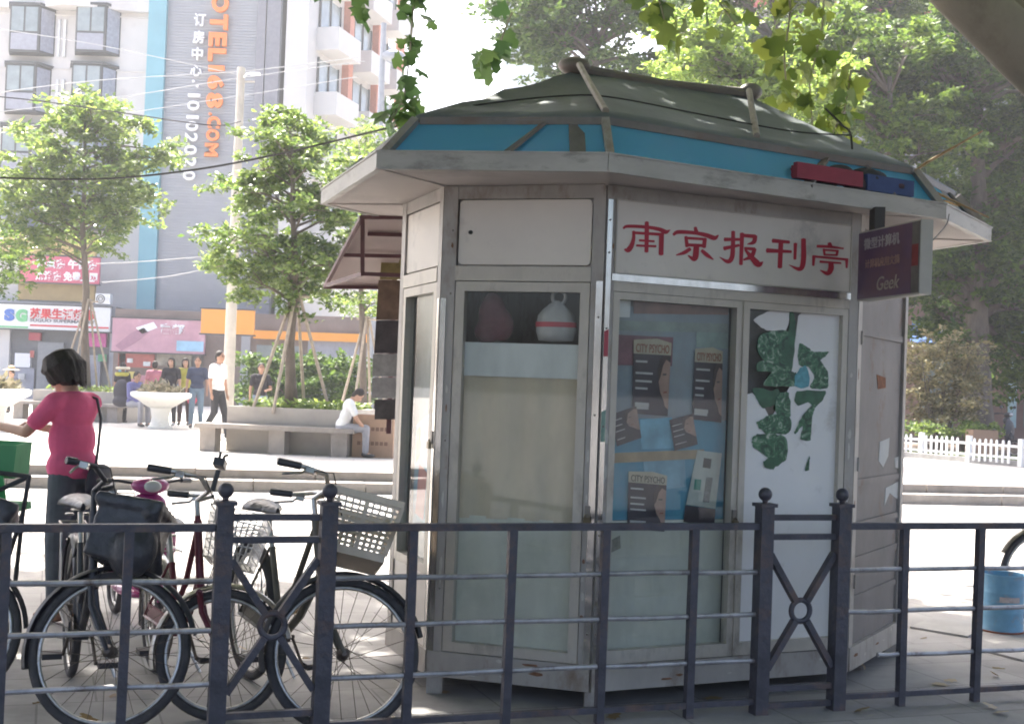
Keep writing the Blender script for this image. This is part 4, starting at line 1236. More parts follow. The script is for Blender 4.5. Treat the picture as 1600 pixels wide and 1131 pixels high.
def basket_woven(root, c, T, m, w=.36, d=.27, h=.25, tilt=0.0):
    """plastic basket: solid rim, floor and corners, lattice of short slots"""
    c = Vector(c); M = Matrix.Rotation(tilt, 3, 'Y')
    def P(u, v, z):
        k = .80 + .20 * z / h
        return c + M @ Vector((u * d / 2 * k, v * w / 2 * k, z))
    mb = MB()
    for z, hh in ((h - .03, .03), (0, .035)):
        for (a, b) in (((1, 1), (1, -1)), ((1, -1), (-1, -1)), ((-1, -1), (-1, 1)), ((-1, 1), (1, 1))):
            mb.bar(P(*a, z + hh / 2), P(*b, z + hh / 2), .010, hh, M @ Vector((0, 0, 1)))
    mb.add([P(1, 1, .004), P(1, -1, .004), P(-1, -1, .004), P(-1, 1, .004)], [(0, 1, 2, 3)])
    for (a, b, n) in (((1, 1), (1, -1), 13), ((1, -1), (-1, -1), 10), ((-1, -1), (-1, 1), 13), ((-1, 1), (1, 1), 10)):
        for k in range(n + 1):
            u = a[0] + (b[0] - a[0]) * k / n; v = a[1] + (b[1] - a[1]) * k / n
            solid = k in (0, n, n // 2)
            mb.bar(P(u, v, .03), P(u, v, h - .025), .020 if solid else .008, .006, Vector((b[0] - a[0], b[1] - a[1], 0)).cross(Vector((0, 0, 1))))
        for j in range(9):
            z = .045 + (h - .08) * j / 8
            off = .5 * (j % 2)
            mb.bar(P(*a, z), P(*b, z + .004), .005, .011, M @ Vector((0, 0, 1)))
    if T is not None: mb.v = [tuple(T @ Vector(v)) for v in mb.v]
    return mb.build('basket', m, root, local=True)
def bicycle(loc, heading, steer, label, paint, r=.33, rr=None, basket='wire', bar_m=alloy, grip_m=plastic, fend=True, saddle_m=vinyl, seat_z=.86, head_z=.94, dark_rim=False, rack=True,
            bell=False, step=True, fend_m=None, basket_m=None, chainguard=True, basket_tilt=0.0, sweep=.16):
    rr = rr or r
    root = empty('bicycle', loc, label, 'bicycle', 'bicycles parked behind the railing', heading)
    wb = 1.04 if r > .3 else .96
    fwd, axis, up = Vector((1, 0, 0)), Vector((0, 1, 0)), Vector((0, 0, 1))
    fh = Vector((0, 0, r)); rh = Vector((-wb, 0, rr))
    ht, hbm = Vector((-.255, 0, head_z - .08)), Vector((-.165, 0, .60 if r > .3 else .54))
    ax = (ht - hbm).normalized()
    T = Matrix.Translation(hbm) @ Matrix.Rotation(steer, 4, ax) @ Matrix.Translation(-hbm)
    hub_shift = Matrix.Rotation(heading, 4, 'Z') @ ((T @ fh) - fh); root.location = Vector(loc) - Vector((hub_shift.x, hub_shift.y, 0))
    axis_w = Vector((0, -1, 0))
    wheel(root, fh, r, axis_w, fwd, T, dark_rim=dark_rim)
    wheel(root, rh, rr, axis_w, fwd, None, dark_rim=dark_rim)
    def TT(mb): mb.v = [tuple(T @ Vector(v)) for v in mb.v]; return mb
    # fork
    mb = MB(); cr = hbm + (hbm - ht).normalized() * .03
    for s in (-1, 1):
        mb.tube([cr + axis * s * .035, cr + axis * s * .05 + (fh - cr) * .35 + Vector((-.02, 0, 0)), fh + axis * s * .055], [.013, .013, .009], 8)
    mb.tube([cr + axis * .045, cr, cr - axis * .045], .015, 8); mb.tube([cr, ht + ax * .02], .014, 8)
    TT(mb).build('fork', paint, root, smooth=True, local=True)
    bb = Vector((-wb + .43, 0, .28)); st = Vector((-wb + .26, 0, seat_z - .17))
    mb = MB(); mb.tube([hbm - ax * .005, ht], .019, 10)
    if step:
        mb.tube([hbm + ax * .03, hbm.lerp(bb, .5) + Vector((0, 0, -.02)), bb], .019, 8); mb.tube([ht - ax * .03, ht.lerp(bb, .55) + Vector((-.02, 0, -.01)), bb + (st - bb) * .35], .014, 8)
    else:
        mb.tube([hbm + ax * .03, bb], .016, 8); mb.tube([ht - ax * .04, st - Vector((0, 0, .03))], .015, 8)
    mb.tube([bb, st], .016, 8)
    for s in (-1, 1):
        mb.tube([bb + axis * s * .02, bb.lerp(rh, .3) + axis * s * .05, rh + axis * s * .06], .009, 6); mb.tube([st + axis * s * .012, rh + axis * s * .06], .007, 6)
    mb.tube([bb - axis * .035, bb + axis * .035], .024, 10)
    mb.build('frame', paint, root, smooth=True, local=True)
    mb = MB(); tp = st + (st - bb).normalized() * .15; mb.tube([st, tp], .013, 8); mb.build('seat_post', alloy, root, smooth=True, local=True)
    saddle(root, tp + Vector((-.02, 0, .03)), saddle_m)
    # handlebar with grips and levers
    top = ht + ax * .09
    mb = MB(); mb.tube([ht, top], .012, 8)
    L = {}
    for s in (-1, 1):
        pts = [top, top + Vector((.05, s * .06, .045)), top + Vector((.02, s * .17, .075)), top + Vector((-.01 - sweep * .45, s * .255, .06)), top + Vector((-.03 - sweep, s * .29 - s * sweep * .1, .05))]
        mb.tube(pts, .011, 8); L[s] = pts
    hb = TT(mb).build('handlebar', bar_m, root, smooth=True, local=True)
    for s in (-1, 1):
        m2 = MB(); a, b = L[s][3], L[s][4]; m2.tube([a.lerp(b, .1), a.lerp(b, .95), b + (b - a) * .02], [.016, .017, .014], 10); TT(m2).build('grip', grip_m, hb, smooth=True, local=True)
        m2 = MB(); m2.tube([a + Vector((.02, 0, -.005)), a + Vector((.0, s * .01, -.03)), b + Vector((.03, -s * .005, -.045))], .006, 6); m2.cbox(a + Vector((.03, 0, -.008)), (.035, 0, 0), (0, .025, 0), (0, 0, .025))
        TT(m2).build('brake_lever', alloy, hb, local=True)
        m2 = MB(); p = a + Vector((.03, 0, -.01)); m2.tube([p, p + Vector((.10, -s * .02, .02)), top + Vector((.16, s * .02, -.10)), hbm + Vector((.03, s * .02, 0))], .0028, 5); TT(m2).build('brake_cable', wire, hb, local=True)
    if bell:
        m2 = MB(); p = top + Vector((.05, .02, .06)); m2.tube([p, p + Vector((0, 0, .10))], .012, 8); m2.cbox(p + Vector((0, 0, .13)), (.05, 0, 0), (0, .09, 0), (0, 0, .035)); m2.tube([p + Vector((0, .05, .14)), p + Vector((0, .06, .18)), p + Vector((.01, .075, .19))], .007, 6)
        m2.tube([p + Vector((0, -.05, .14)), p + Vector((0, -.06, .17))], .007, 6); TT(m2).build('phone_clamp', plastic, hb, smooth=True, local=True)
    if fend:
        fm = fend_m or paint
        fender(root, fh, r, axis_w, fwd, R(25), R(205), fm, T); fender(root, rh, rr, axis_w, fwd, R(5), R(200), fm)
    if basket == 'wire':
        basket_wire(root, ht + Vector((.185, 0, -.16)), T, basket_m or alloy)
    elif basket == 'woven':
        basket_woven(root, ht + Vector((.19, 0, -.15)), T, basket_m, w=.38, d=.31, h=.27, tilt=basket_tilt)
    elif basket == 'bag':
        basket_wire(root, ht + Vector((.18, 0, -.20)), T, plastic, .30, .22, .16)
        m2 = MB(); c = ht + Vector((.18, 0, -.07)); m2.cbox(c, (.25, 0, 0), (0, .31, 0), (0, 0, .25)); m2.cbox(c + Vector((.0, .0, .115)), (.28, 0, .02), (.01, .34, -.02), (0, 0, .05)); m2.ell(c + Vector((-.02, .04, .12)), (.12, .13, .06)); m2.ell(c + Vector((.06, -.1, -.06)), (.10, .09, .12)); m2.cap(c + Vector((.1, -.15, .1)), c + Vector((.14, .12, -.1)), .03, .02); TT(m2)
        me = remesh(m2, .011, 5); o = link_mesh('bag_cover', me, vinyl, root); tag(o, 'crumpled black bag pulled over the basket')
    if rack:
        mb = MB(); z = rr * 2 + .06
        for s in (-1, 1):
            mb.tube([Vector((-wb + .24, s * .05, z)), Vector((-wb - .22, s * .06, z))], .005, 6); mb.tube([Vector((-wb, s * .06, rr)), Vector((-wb - .1, s * .06, z))], .005, 6)
        for x in (.2, .05, -.1, -.22): mb.tube([Vector((-wb + x, -.055, z)), Vector((-wb + x, .055, z))], .004, 6)
        mb.build('rear_rack', alloy, root, local=True)
    mb = MB()
    for s in (-1, 1): mb.tube([bb + axis * s * .05, bb + axis * s * .06 + Vector((s * .12, 0, -.11))], .008, 6)
    mb.ring(bb - axis * .045, .085, .004, fwd, up, 24, 5); mb.tube([bb - axis * .06, bb + axis * .06], .010, 8)
    cr_ = mb.build('crank', rust_steel, root, smooth=True, local=True)
    for s in (-1, 1):
        m2 = MB(); p = bb + axis * s * .11 + Vector((s * .12, 0, -.11)); m2.cbox(p, (.085, 0, 0), (0, .085, 0), (0, 0, .026)); m2.build('pedal', plastic, root, local=True)
    if chainguard:
        mb = MB(); a = bb - axis * .05; b = rh - axis * .05
        mb.bar(a + Vector((.04, 0, .03)), b + Vector((.03, 0, .03)), .012, .075); mb.build('chain_guard', paint, root, local=True)
    mb = MB(); mb.tube([rh + axis * .07, rh + Vector((.10, .20, -rr + .005))], .008, 6); mb.build('kickstand', alloy, root, smooth=True, local=True)
    return root
fang = FA
def hub_loc(px, py, r):
    p = gnd(px, py, r); return Vector((p.x, p.y, 0))
HEAD = math.atan2(-.92, .40)
blackp = mat('black bicycle paint', (.045, .045, .055), .35, var=.3, scale=12)
redbp = mat('dark red bicycle paint', (.17, .022, .04), .35, var=.25, scale=10)
greyp = mat('faded olive bicycle paint', (.13, .12, .095), .45, var=.3, scale=10)
def steer_for(h, w): return w - h
WA = R(4)            # the front wheels are turned to stand nearly along the railing
bicycle(hub_loc(172, 1012, .33), HEAD, WA - HEAD, 'black bicycle with a bagged basket, its front wheel turned along the railing', blackp, basket='bag', bar_m=plastic, seat_z=.84, head_z=.95, sweep=.03, fend_m=blackp, saddle_m=vinyl)
bicycle(hub_loc(346, 1016, .28), HEAD + .08, R(6) - HEAD - .08, 'dark red bicycle with a wire basket and silver handlebar', redbp, r=.28, basket='wire', bell=True, seat_z=.74, head_z=.90, fend_m=alloy)
basg = mat('grey plastic basket', (.64, .54, .43), .6, var=.15, scale=12)
bicycle(hub_loc(536, 1016, .325), HEAD + .12, R(14) - HEAD - .12, 'bicycle with a big grey plastic basket, nearest the kiosk', greyp, r=.325, basket='woven', basket_m=basg, seat_z=.84, head_z=.94, fend_m=rubber, basket_tilt=.0)
bicycle(Vector((-2.45, 5.62, 0)), HEAD - .25, R(20) - HEAD + .25, 'bicycle cut off by the frame, beside the green crate', blackp, basket='bag', bar_m=plastic, seat_z=.86, head_z=.93, fend_m=rubber, rack=True)
# bicycle at the right edge
p_ = gnd(1612, 935, 0.0)
p_ = gnd(1640, 900, .33)
b5 = bicycle(Vector((p_.x, p_.y, 0)), R(184), R(-8), 'bicycle behind the blue drum at the edge of the view', greyp, basket='none', seat_z=.84, head_z=.93, fend_m=greyp, bar_m=plastic)
b5['group'] = ''
del b5['group']

# magenta electric scooter behind the black bicycle
def scooter(loc, heading, label, body_m, trim_m, wr=.21, mirrors=True, k=1.0):
    root = empty('electric_scooter', loc, label, 'scooter', None, heading)
    fwd, axis = Vector((1, 0, 0)), Vector((0, -1, 0))
    wheel(root, (0, 0, wr), wr, axis, fwd, None, w=.028, n_sp=16); wheel(root, (-1.08, 0, wr), wr, axis, fwd, None, w=.03, n_sp=16)
    fender(root, (0, 0, wr), wr + .012, axis, fwd, R(20), R(170), body_m); fender(root, (-1.08, 0, wr), wr + .012, axis, fwd, R(10), R(160), body_m)
    mb = MB()
    for s in (-1, 1): mb.tube([(0, s * .055, wr), (-.10, s * .05, .52)], .014, 8)
    mb.tube([(-.10, .05, .52), (-.10, -.05, .52)], .016, 8); mb.tube([(-.10, 0, .52), (-.24, 0, .95)], .018, 8); mb.build('fork', trim_m, root, smooth=True, local=True)
    mb = MB(); mb.ell((-.17, 0, .62), (.055, .19, .27)); mb.ell((-.24, 0, .86), (.06, .13, .10)); mb.ell((-.17, 0, .42), (.06, .12, .14))
    link_mesh('leg_shield', remesh(mb, .014), body_m, root)
    mb = MB(); mb.ell((-.60, 0, .26), (.36, .13, .05)); mb.ell((-.95, 0, .42), (.26, .12, .16)); mb.ell((-1.12, 0, .50), (.18, .10, .10)); link_mesh('body_shell', remesh(mb, .016), body_m, root)
    mb = MB(); mb.ell((-.86, 0, .68), (.26, .125, .05)); mb.ell((-1.05, 0, .70), (.10, .12, .06)); link_mesh('saddle', remesh(mb, .014), vinyl, root)
    mb = MB(); mb.ell((-.20, 0, 1.0), (.09, .13, .06)); link_mesh('head_cowl', remesh(mb, .012), body_m, root)
    mb = MB(); mb.ell((-.125, 0, 1.0), (.035, .06, .04)); mb.build('headlight', mat('lamp lens', (.5, .5, .5), .1), root, smooth='all', local=True)
    mb = MB(); mb.tube([(-.36, .31, 1.02), (-.26, .2, 1.03), (-.22, 0, 1.0), (-.26, -.2, 1.03), (-.36, -.31, 1.02)], .011, 8)
    hb = mb.build('handlebar', trim_m, root, smooth=True, local=True)
    for s in (-1, 1):
        mb = MB(); mb.tube([(-.28, s * .225, 1.028), (-.36, s * .31, 1.02)], .017, 8); mb.build('grip', plastic, hb, smooth=True, local=True)
        if mirrors:
            mb = MB(); mb.tube([(-.25, s * .17, 1.03), (-.22, s * .22, 1.15)], .004, 6); mb.ell((-.22, s * .24, 1.18), (.012, .055, .038)); mb.build('mirror', plastic, hb, smooth='all', local=True)
    mb = MB(); mb.tube([(-.75, .1, .2), (-.78, .2, .02)], .01, 6); mb.build('kickstand', alloy, root, local=True)
    return root
magenta = mat('magenta scooter paint', (.34, .035, .18), .3, var=.1, scale=6, coat=.5)
p_ = gnd(236, 1002, 0)
scooter(Vector((p_.x, p_.y, 0)), HEAD + .1, 'magenta electric scooter parked behind the black bicycle', magenta, plastic, mirrors=False).scale = (.84, .84, .84)

# blue drum on the right
dp = gnd(1565, 985, 0)
drum = empty('paint_drum', dp, 'open blue steel drum standing on the pavement at the right', 'drum')
bluem = mat('scratched blue paint', (.14, .33, .50), .45, var=.22, scale=6, bump=.1, bscale=30, dirt=(.30, .28, .27), dirt_amt=.18, dirt_scale=9)
Rd, Hd = .134, .375
mb = MB(); prof = [(Rd - .006, 0), (Rd, .004), (Rd, .012), (Rd - .003, .02), (Rd - .002, Hd * .33), (Rd, Hd * .35), (Rd - .002, Hd * .37), (Rd - .002, Hd * .66), (Rd, Hd * .68), (Rd - .002, Hd * .70), (Rd + .002, Hd - .015), (Rd + .007, Hd - .006), (Rd + .005, Hd), (Rd - .004, Hd - .003), (Rd - .006, Hd - .03), (Rd - .007, .02), (.002, .018)]
mb.lathe(prof, dp, 32); mb.build('shell', bluem, drum, smooth=True)
mb = MB(); mb.lathe([(Rd + .003, 0), (Rd + .004, .010), (Rd + .001, .011)], dp + Vector((0, 0, .001)), 32); mb.build('rust_rim', mat('rusty rim', (.30, .10, .05), .8, var=.3, scale=20), drum, smooth=True)
mb = MB()
t0 = -math.pi / 2
vs = []
for z in (.20, .235):
    for k in range(9):
        t = t0 - .5 + 1.0 * k / 8; vs.append(dp + Vector(((Rd + .0015) * math.cos(t), (Rd + .0015) * math.sin(t), z)))
mb.add(vs, [(k, k + 1, 10 + k, 9 + k) for k in range(8)]); mb.build('paper_label', mat('torn label paper', (.40, .36, .36), .8, var=.25, scale=30), drum)
mb = MB(); mb.ring(dp + Vector((0, 0, Hd - .05)) + Vector((Rd + .012, 0, 0)), .02, .004, Vector((0, 1, 0)), Vector((0, 0, 1)), 12, 5); mb.build('handle_lug', alloy, drum)
# ================================================================== people
skin = mat('skin', (.46, .27, .19), .55, var=.08, scale=8)
skin2 = mat('tanned skin', (.36, .20, .135), .55, var=.08, scale=8)
hairm = mat('black hair', (.024, .018, .016), .75, var=.5, scale=40, stretch=(1, 1, .15), bump=.5, bscale=70)
shoem = mat('dark shoe leather', (.03, .028, .028), .5)
eyem = mat('eye dark', (.01, .01, .01), .2)
lipm = mat('lip', (.33, .12, .10), .5)
def fab(name, col, var=.12): return mat(name, col, .9, var=var, scale=7, bump=.35, bscale=18)
def person(loc, heading, label, h=1.66, shirt=None, trousers=None, sk=skin, sleeve='short', hair='short', arms=None, legs='stand', lean=0.0, nod=0.0, skirt=False, vox=.018, shoes=shoem, group=None,
           hairc=None, seat=.45, girth=1.0):
    root = empty('person', loc, label, 'person', group, heading)
    k = h / 1.66
    V = lambda x, y, z: Vector((x, y, z)) * k
    if legs == 'sit':
        pel = Vector((0, 0, seat + .09)); dz = pel.z - .93 * k
    else:
        pel = V(0, 0, .93); dz = 0
    ML = Matrix.Rotation(lean, 3, 'Y')
    def U(x, y, z):                       # upper body point, leaning about the pelvis
        return pel + ML @ (Vector((x, y, z - .93)) * k)
    sh = {s: U(0, s * .165, 1.35) for s in (-1, 1)}
    el, wr, fi = {}, {}, {}
    arms = arms or {}
    for s in (-1, 1):
        a = arms.get(s)
        if a is None: a = ((.0, s * .225, 1.07), (.05, s * .235, .84))
        el[s], wr[s] = U(*a[0]), U(*a[1]); fi[s] = wr[s] + (wr[s] - el[s]).normalized() * .15 * k
    nk = U(.01, 0, 1.44)
    MH = ML @ Matrix.Rotation(nod, 3, 'Y')
    hc = nk + MH @ (Vector((.025, 0, .115)) * k)
    kh = k * (1.10 if hair == 'bob' else 1.0)
    def Hd(x, y, z): return hc + MH @ (Vector((x, y, z)) * kh)
    # legs
    hip, kn, an = {}, {}, {}
    for s in (-1, 1):
        hip[s] = pel + Vector((0, s * .085, -.03)) * k
        if legs == 'sit':
            kn[s] = pel + Vector((.42 * k, s * .10, -.02)); an[s] = Vector((.42 * k, s * .11, .08))
        elif legs == 'walk':
            kn[s] = V(.12 if s > 0 else .02, s * .09, .50); an[s] = V(.20 if s > 0 else -.22, s * .09, .08 if s > 0 else .12)
        else:
            kn[s] = V(.02, s * .10, .50); an[s] = V(-.01, s * .11, .08)
    # body: one continuous skin surface
    mb = MB()
    mb.ell(hc, (.088 * k, .074 * k, .112 * k), 18, 12, MH); mb.ell(Hd(.03, 0, -.055), (.055 * k, .05 * k, .058 * k), 12, 8, MH)
    mb.cap(Hd(.086, 0, -.005), Hd(.098, 0, -.028), .011 * k, .014 * k, 8)
    for s in (-1, 1): mb.ell(Hd(-.005, s * .074, -.012), (.018 * k, .010 * k, .028 * k), 8, 6, MH)
    mb.cap(nk - ML @ Vector((0, 0, .04)), Hd(-.015, 0, -.06), .052 * k, .048 * k)
    mb.ell(U(0, 0, 1.28), (.085 * k, .14 * k, .13 * k), 14, 9, ML); mb.ell(U(0, 0, 1.05), (.08 * k, .125 * k, .18 * k), 14, 9, ML); mb.ell(pel, (.09 * k, .135 * k, .10 * k))
    for s in (-1, 1):
        mb.cap(sh[s], el[s], .046 * k, .037 * k); mb.cap(el[s], wr[s], .037 * k, .025 * k)
        d = (wr[s] - el[s]).normalized(); side = d.cross(Vector((0, 0, 1)));
        side = side.normalized() if side.length > .1 else Vector((1, 0, 0))
        if abs(d.z) > .7: side = Vector((1, 0, 0))
        pa = wr[s] + d * .055 * k
        mb.cap(wr[s], pa, .026 * k, .030 * k, 8)
        dn = Vector((0, 0, -1)) if abs(d.z) < .7 else Vector((.6, 0, -.2))
        for j, ln in enumerate((.066, .074, .070, .054)):
            b0 = pa + side * (.030 - .020 * j) * k + d * .015 * k
            b1 = b0 + (d * .7 + dn * .15) * ln * .55 * k; b2 = b1 + (d * .6 + dn * .55) * ln * .5 * k
            mb.cap(b0, b1, .0088 * k, .008 * k, 6); mb.cap(b1, b2, .008 * k, .007 * k, 6)
        mb.cap(wr[s] + d * .025 * k + side * .026 * k, wr[s] + d * .07 * k + side * .052 * k, .011 * k, .009 * k, 6)
        mb.cap(hip[s], kn[s], .07 * k, .05 * k); mb.cap(kn[s], an[s], .048 * k, .032 * k); mb.cap(an[s], an[s] + Vector((.10, 0, -.04)) * k, .034 * k, .028 * k)
    link_mesh('body', remesh(mb, vox, 3), sk, root)
    for s in (-1, 1):
        m2 = MB(); m2.ell(Hd(.079, s * .031, .010), (.008 * k, .014 * k, .007 * k), 8, 6, MH); m2.build('eye', eyem, root, smooth='all', local=True)
        m2 = MB(); m2.bar(Hd(.084, s * .016, .030), Hd(.074, s * .050, .028), .004 * k, .007 * k); m2.build('eyebrow', hairm, root, local=True)
    m2 = MB(); m2.ell(Hd(.079, 0, -.062), (.008 * k, .022 * k, .006 * k), 8, 6, MH); m2.build('mouth', lipm, root, smooth='all', local=True)
    # hair
    mb = MB(); hm = hairc or hairm
    mb.ell(Hd(-.018, 0, .030), (.090 * k, .084 * k, .098 * k), 16, 10, MH); mb.ell(Hd(-.045, 0, -.005), (.062 * k, .080 * k, .10 * k), 14, 9, MH)
    if hair == 'bob':
        mb.ell(Hd(-.02, 0, .035), (.112 * kh, .108 * kh, .108 * kh), 16, 10, MH); mb.ell(Hd(-.045, 0, -.01), (.085 * kh, .100 * kh, .09 * kh), 14, 9, MH)
        for s in (-1, 1): mb.ell(Hd(.015, s * .078, .0), (.045 * k, .022 * k, .075 * k), 10, 8, MH)
        mb.ell(Hd(.055, 0, .065), (.045 * k, .07 * k, .04 * k), 10, 8, MH)
    elif hair == 'long':
        mb.ell(Hd(-.055, 0, -.09), (.055 * k, .085 * k, .15 * k), 14, 9, MH)
        for s in (-1, 1): mb.ell(Hd(.0, s * .076, -.03), (.04 * k, .018 * k, .09 * k), 10, 8, MH)
        mb.ell(Hd(.05, 0, .075), (.04 * k, .065 * k, .03 * k), 10, 8, MH)
    if hair == 'bob':
        gh = random.Random(4)
        for j in range(64):
            t = 6.283 * j / 64 + gh.uniform(-.05, .05)
            front = math.cos(t) > .55
            r1 = gh.uniform(.098, .118); cz = math.cos(t); ze = gh.uniform(.0, .03) if front else -.055 + .055 * cz + gh.uniform(-.03, .02)
            r3 = r1 * (.95 if front else .78 + .10 * cz)
            p0_, p1_ = Hd(-.02, 0, .12), Hd(-.02 + .085 * math.cos(t), .085 * math.sin(t), .10)
            p2_, p3_ = Hd(-.02 + r1 * math.cos(t), r1 * math.sin(t), .02 if not front else .05), Hd(-.025 + r3 * math.cos(t), r3 * math.sin(t), ze)
            mb.tube([p0_, p1_, p2_, p3_], [.013, .015, .013, .004], 6)
    link_mesh('hair', remesh(mb, .0065 if hair == 'bob' else min(vox, .014), 1 if hair == 'bob' else 2), hm, root)
    # shirt
    mb = MB()
    kg = k * girth
    mb.ell(U(0, 0, 1.30), (.108 * kg, .172 * k, .13 * k), 18, 12, ML); mb.ell(U(.005, 0, 1.12), (.105 * kg, .155 * kg, .17 * k), 18, 12, ML); mb.ell(U(0, 0, .96), (.118 * kg, .165 * kg, .13 * k), 18, 12, ML)
    mb.cap(U(0, -.15, 1.36), U(0, .15, 1.36), .062 * k, .062 * k)
    for s in (-1, 1):
        e = sh[s].lerp(el[s], .62 if sleeve == 'short' else (1.0 if sleeve == 'long' else .25)); mb.cap(sh[s], e, .066 * k, .058 * k)
        if sleeve == 'long': mb.cap(el[s], wr[s], .052 * k, .040 * k)
    link_mesh('shirt', remesh(mb, vox * .85, 3), shirt, root)
    # trousers
    mb = MB(); mb.ell(pel + Vector((0, 0, -.01)), (.112 * k, .158 * k, .115 * k), 18, 12)
    if skirt: mb.cap(pel, pel + Vector((.02, 0, -.35)) * k, .13 * k, .19 * k, 18)
    else:
        for s in (-1, 1):
            mb.cap(hip[s], kn[s], .088 * k, .068 * k); mb.cap(kn[s], an[s] + Vector((0, 0, .02)), .067 * k, .056 * k)
    link_mesh('trousers' if not skirt else 'skirt', remesh(mb, vox * .85, 3), trousers, root)
    for s in (-1, 1):
        m2 = MB(); a = an[s]; z0 = a.z - .08 * k
        m2.ell(a + Vector((.055, 0, -.045)) * k, (.125 * k, .045 * k, .036 * k), 14, 8); m2.ell(a + Vector((-.02, 0, -.025)) * k, (.05 * k, .042 * k, .05 * k), 12, 8)
        link_mesh('shoe', remesh(m2, .014, 2), shoes, root)
    return root
# woman in the red shirt, bending over the green crate
wp = gnd(103, 968, 0)
pinkred = mat('rose red cotton', (.70, .12, .25), .9, var=.1, scale=9, bump=1.0, bscale=11)
denim = mat('dark slate trousers', (.085, .10, .12), .9, var=.25, scale=9, bump=1.0, bscale=10)
wom = person(wp, R(157), 'woman in a rose red T-shirt with a shoulder bag, bending over the green crate', 1.57, pinkred, denim, hair='bob', nod=.48, lean=.04, vox=.011,
             girth=1.12, arms={1: ((.18, .21, 1.17), (.48, .17, 1.215)), -1: ((.18, -.22, 1.16), (.46, -.16, 1.20))}, shoes=mat('tan sandals', (.22, .12, .08), .6), sleeve='short')
mb = MB(); mb.ell((-.165, -.04, .80), (.045, .11, .12)); mb.ell((-.17, -.04, .87), (.04, .10, .06)); link_mesh('shoulder_bag', remesh(mb, .012), mat('dark navy nylon', (.025, .025, .04), .6, var=.2), wom)
mb = MB(); mb.tube([(-.145, -.03, .90), (-.135, -.06, 1.05), (-.118, -.09, 1.19), (-.06, -.115, 1.305), (.01, -.115, 1.325), (.07, -.09, 1.26)], .009, 6); mb.build('bag_strap', plastic, wom, local=True)
# green crate and frame she leans over
gp = at(24, 714, 6.55)
gc = empty('green_crate', (gp.x, gp.y, 0), 'green fabric crate on a folding stand beside the woman in red', 'crate')
greenm = mat('green canvas', (.09, .30, .14), .8, var=.12, scale=4)
bgn = mat('bright green plastic', (.04, .33, .09), .5)
mb = MB(); q = [at(x, y, 6.5) for x, y in ((-80, 690), (26, 696), (20, 748), (-80, 740))]; mb.slab(q[::-1], .012)
mb.slab([p + Vector((.0, .2, .01)) for p in q[::-1]], .012); mb.slab([q[1], q[2], q[2] + Vector((0, .2, .01)), q[1] + Vector((0, .2, .01))], .01)
mb.build('canvas_box', greenm, gc)
mb = MB(); mb.slab([at(x, y, 6.45) for x, y in ((-60, 792), (10, 790), (4, 738), (-60, 728))], .01); mb.build('hanging_pouch', bgn, gc)
mb = MB(); mb.slab([at(x, y, 6.4) for x, y in ((-60, 800), (26, 800), (25, 788), (-60, 786))], .2); mb.build('lower_tray', greenm, gc)
for a, b in (((46, 742), (36, 800)), ((36, 800), (10, 880)), ((-60, 732), (46, 744)), ((0, 765), (46, 744))):
    mb = MB(); mb.tube([at(*a, 6.45), at(*b, 6.45)], .012, 8); mb.build('stand_tube', plastic, gc, smooth=True)
mb = MB(); a = at(36, 800, 6.45); mb.tube([a, (a.x - .05, a.y, .0)], .012, 8); mb.build('stand_leg', plastic, gc, smooth=True)
mb = MB(); a = at(-20, 800, 6.45); mb.tube([a, (a.x - .02, a.y + .2, .0)], .012, 8); mb.build('stand_leg', plastic, gc, smooth=True)

# people on the plaza
black_t = fab('black jersey', (.025, .022, .027)); navy_t = fab('navy polo cotton', (.035, .045, .085)); white_t = fab('white shirt cotton', (.72, .72, .72), .04)
yellow_t = fab('yellow jersey', (.42, .38, .07)); pink_t = fab('pink jersey', (.42, .15, .20)); jeans = fab('faded jeans', (.14, .20, .26)); blackt = fab('black trousers', (.03, .03, .035)); greyt = fab('grey trousers', (.30, .30, .33))
def pl(px, py): p = gnd(px, py, ZP); return p
def person_at(px, head_py, Y, heading, label, **kw):
    """stand a person on the plaza at distance Y, as tall as the photograph shows"""
    p = at(px, 600, Y); top = at(px, head_py, Y).z
    h = kw.pop('h', None) or (top - ZP) / 1.015
    return person(Vector((p.x, Y, ZP)), heading, label, h, **kw)
person_at(308, 556, 30.0, R(-80), 'man in a navy polo shirt and faded jeans standing by the stone urn', shirt=navy_t, trousers=jeans, sk=skin2)
person_at(340, 547, 25.2, R(-25), 'man in a white shirt and black trousers walking behind the bench', shirt=white_t, trousers=blackt, sk=skin2, legs='walk')
person_at(267, 557, 31.0, R(-95), 'woman in a black top and black trousers behind the stone urn', shirt=black_t, trousers=blackt, hair='long', shoes=mat('pale shoes', (.5, .5, .5), .6))
ye = person_at(289, 558, 31.4, R(-85), 'woman in a yellow top with a red handbag behind the stone urn', shirt=yellow_t, trousers=fab('dark brown trousers', (.06, .035, .035)), hair='long')
mb = MB(); mb.ell((.10, .20, .62), (.05, .13, .12)); link_mesh('handbag', remesh(mb, .02), mat('red handbag leather', (.55, .05, .10), .5), ye)
mb = MB(); mb.ring((.10, .20, .76), .07, .008, Vector((0, 1, 0)), Vector((0, 0, 1)), 16, 5); mb.build('handbag_strap', shoem, ye, local=True)
person_at(241, 563, 33.0, R(100), 'person in a pink top seen from behind near the shop front', shirt=pink_t, trousers=blackt)
st = person_at(191, 566, 31.5, R(80), 'person in a black and yellow striped shirt with back turned', shirt=black_t, trousers=blackt, sk=skin2)
for z, m, w in ((1.34, fab('pale stripe jersey', (.55, .50, .40)), .035), (1.19, yellow_t, .05)):
    mb = MB(); mb.ring((0, 0, z), 1.0, w, Vector((.086, 0, 0)), Vector((0, .150, 0)), 28, 8); mb.build('stripe', m, st, smooth='all', local=True)
sp = at(212, 600, 29.8)
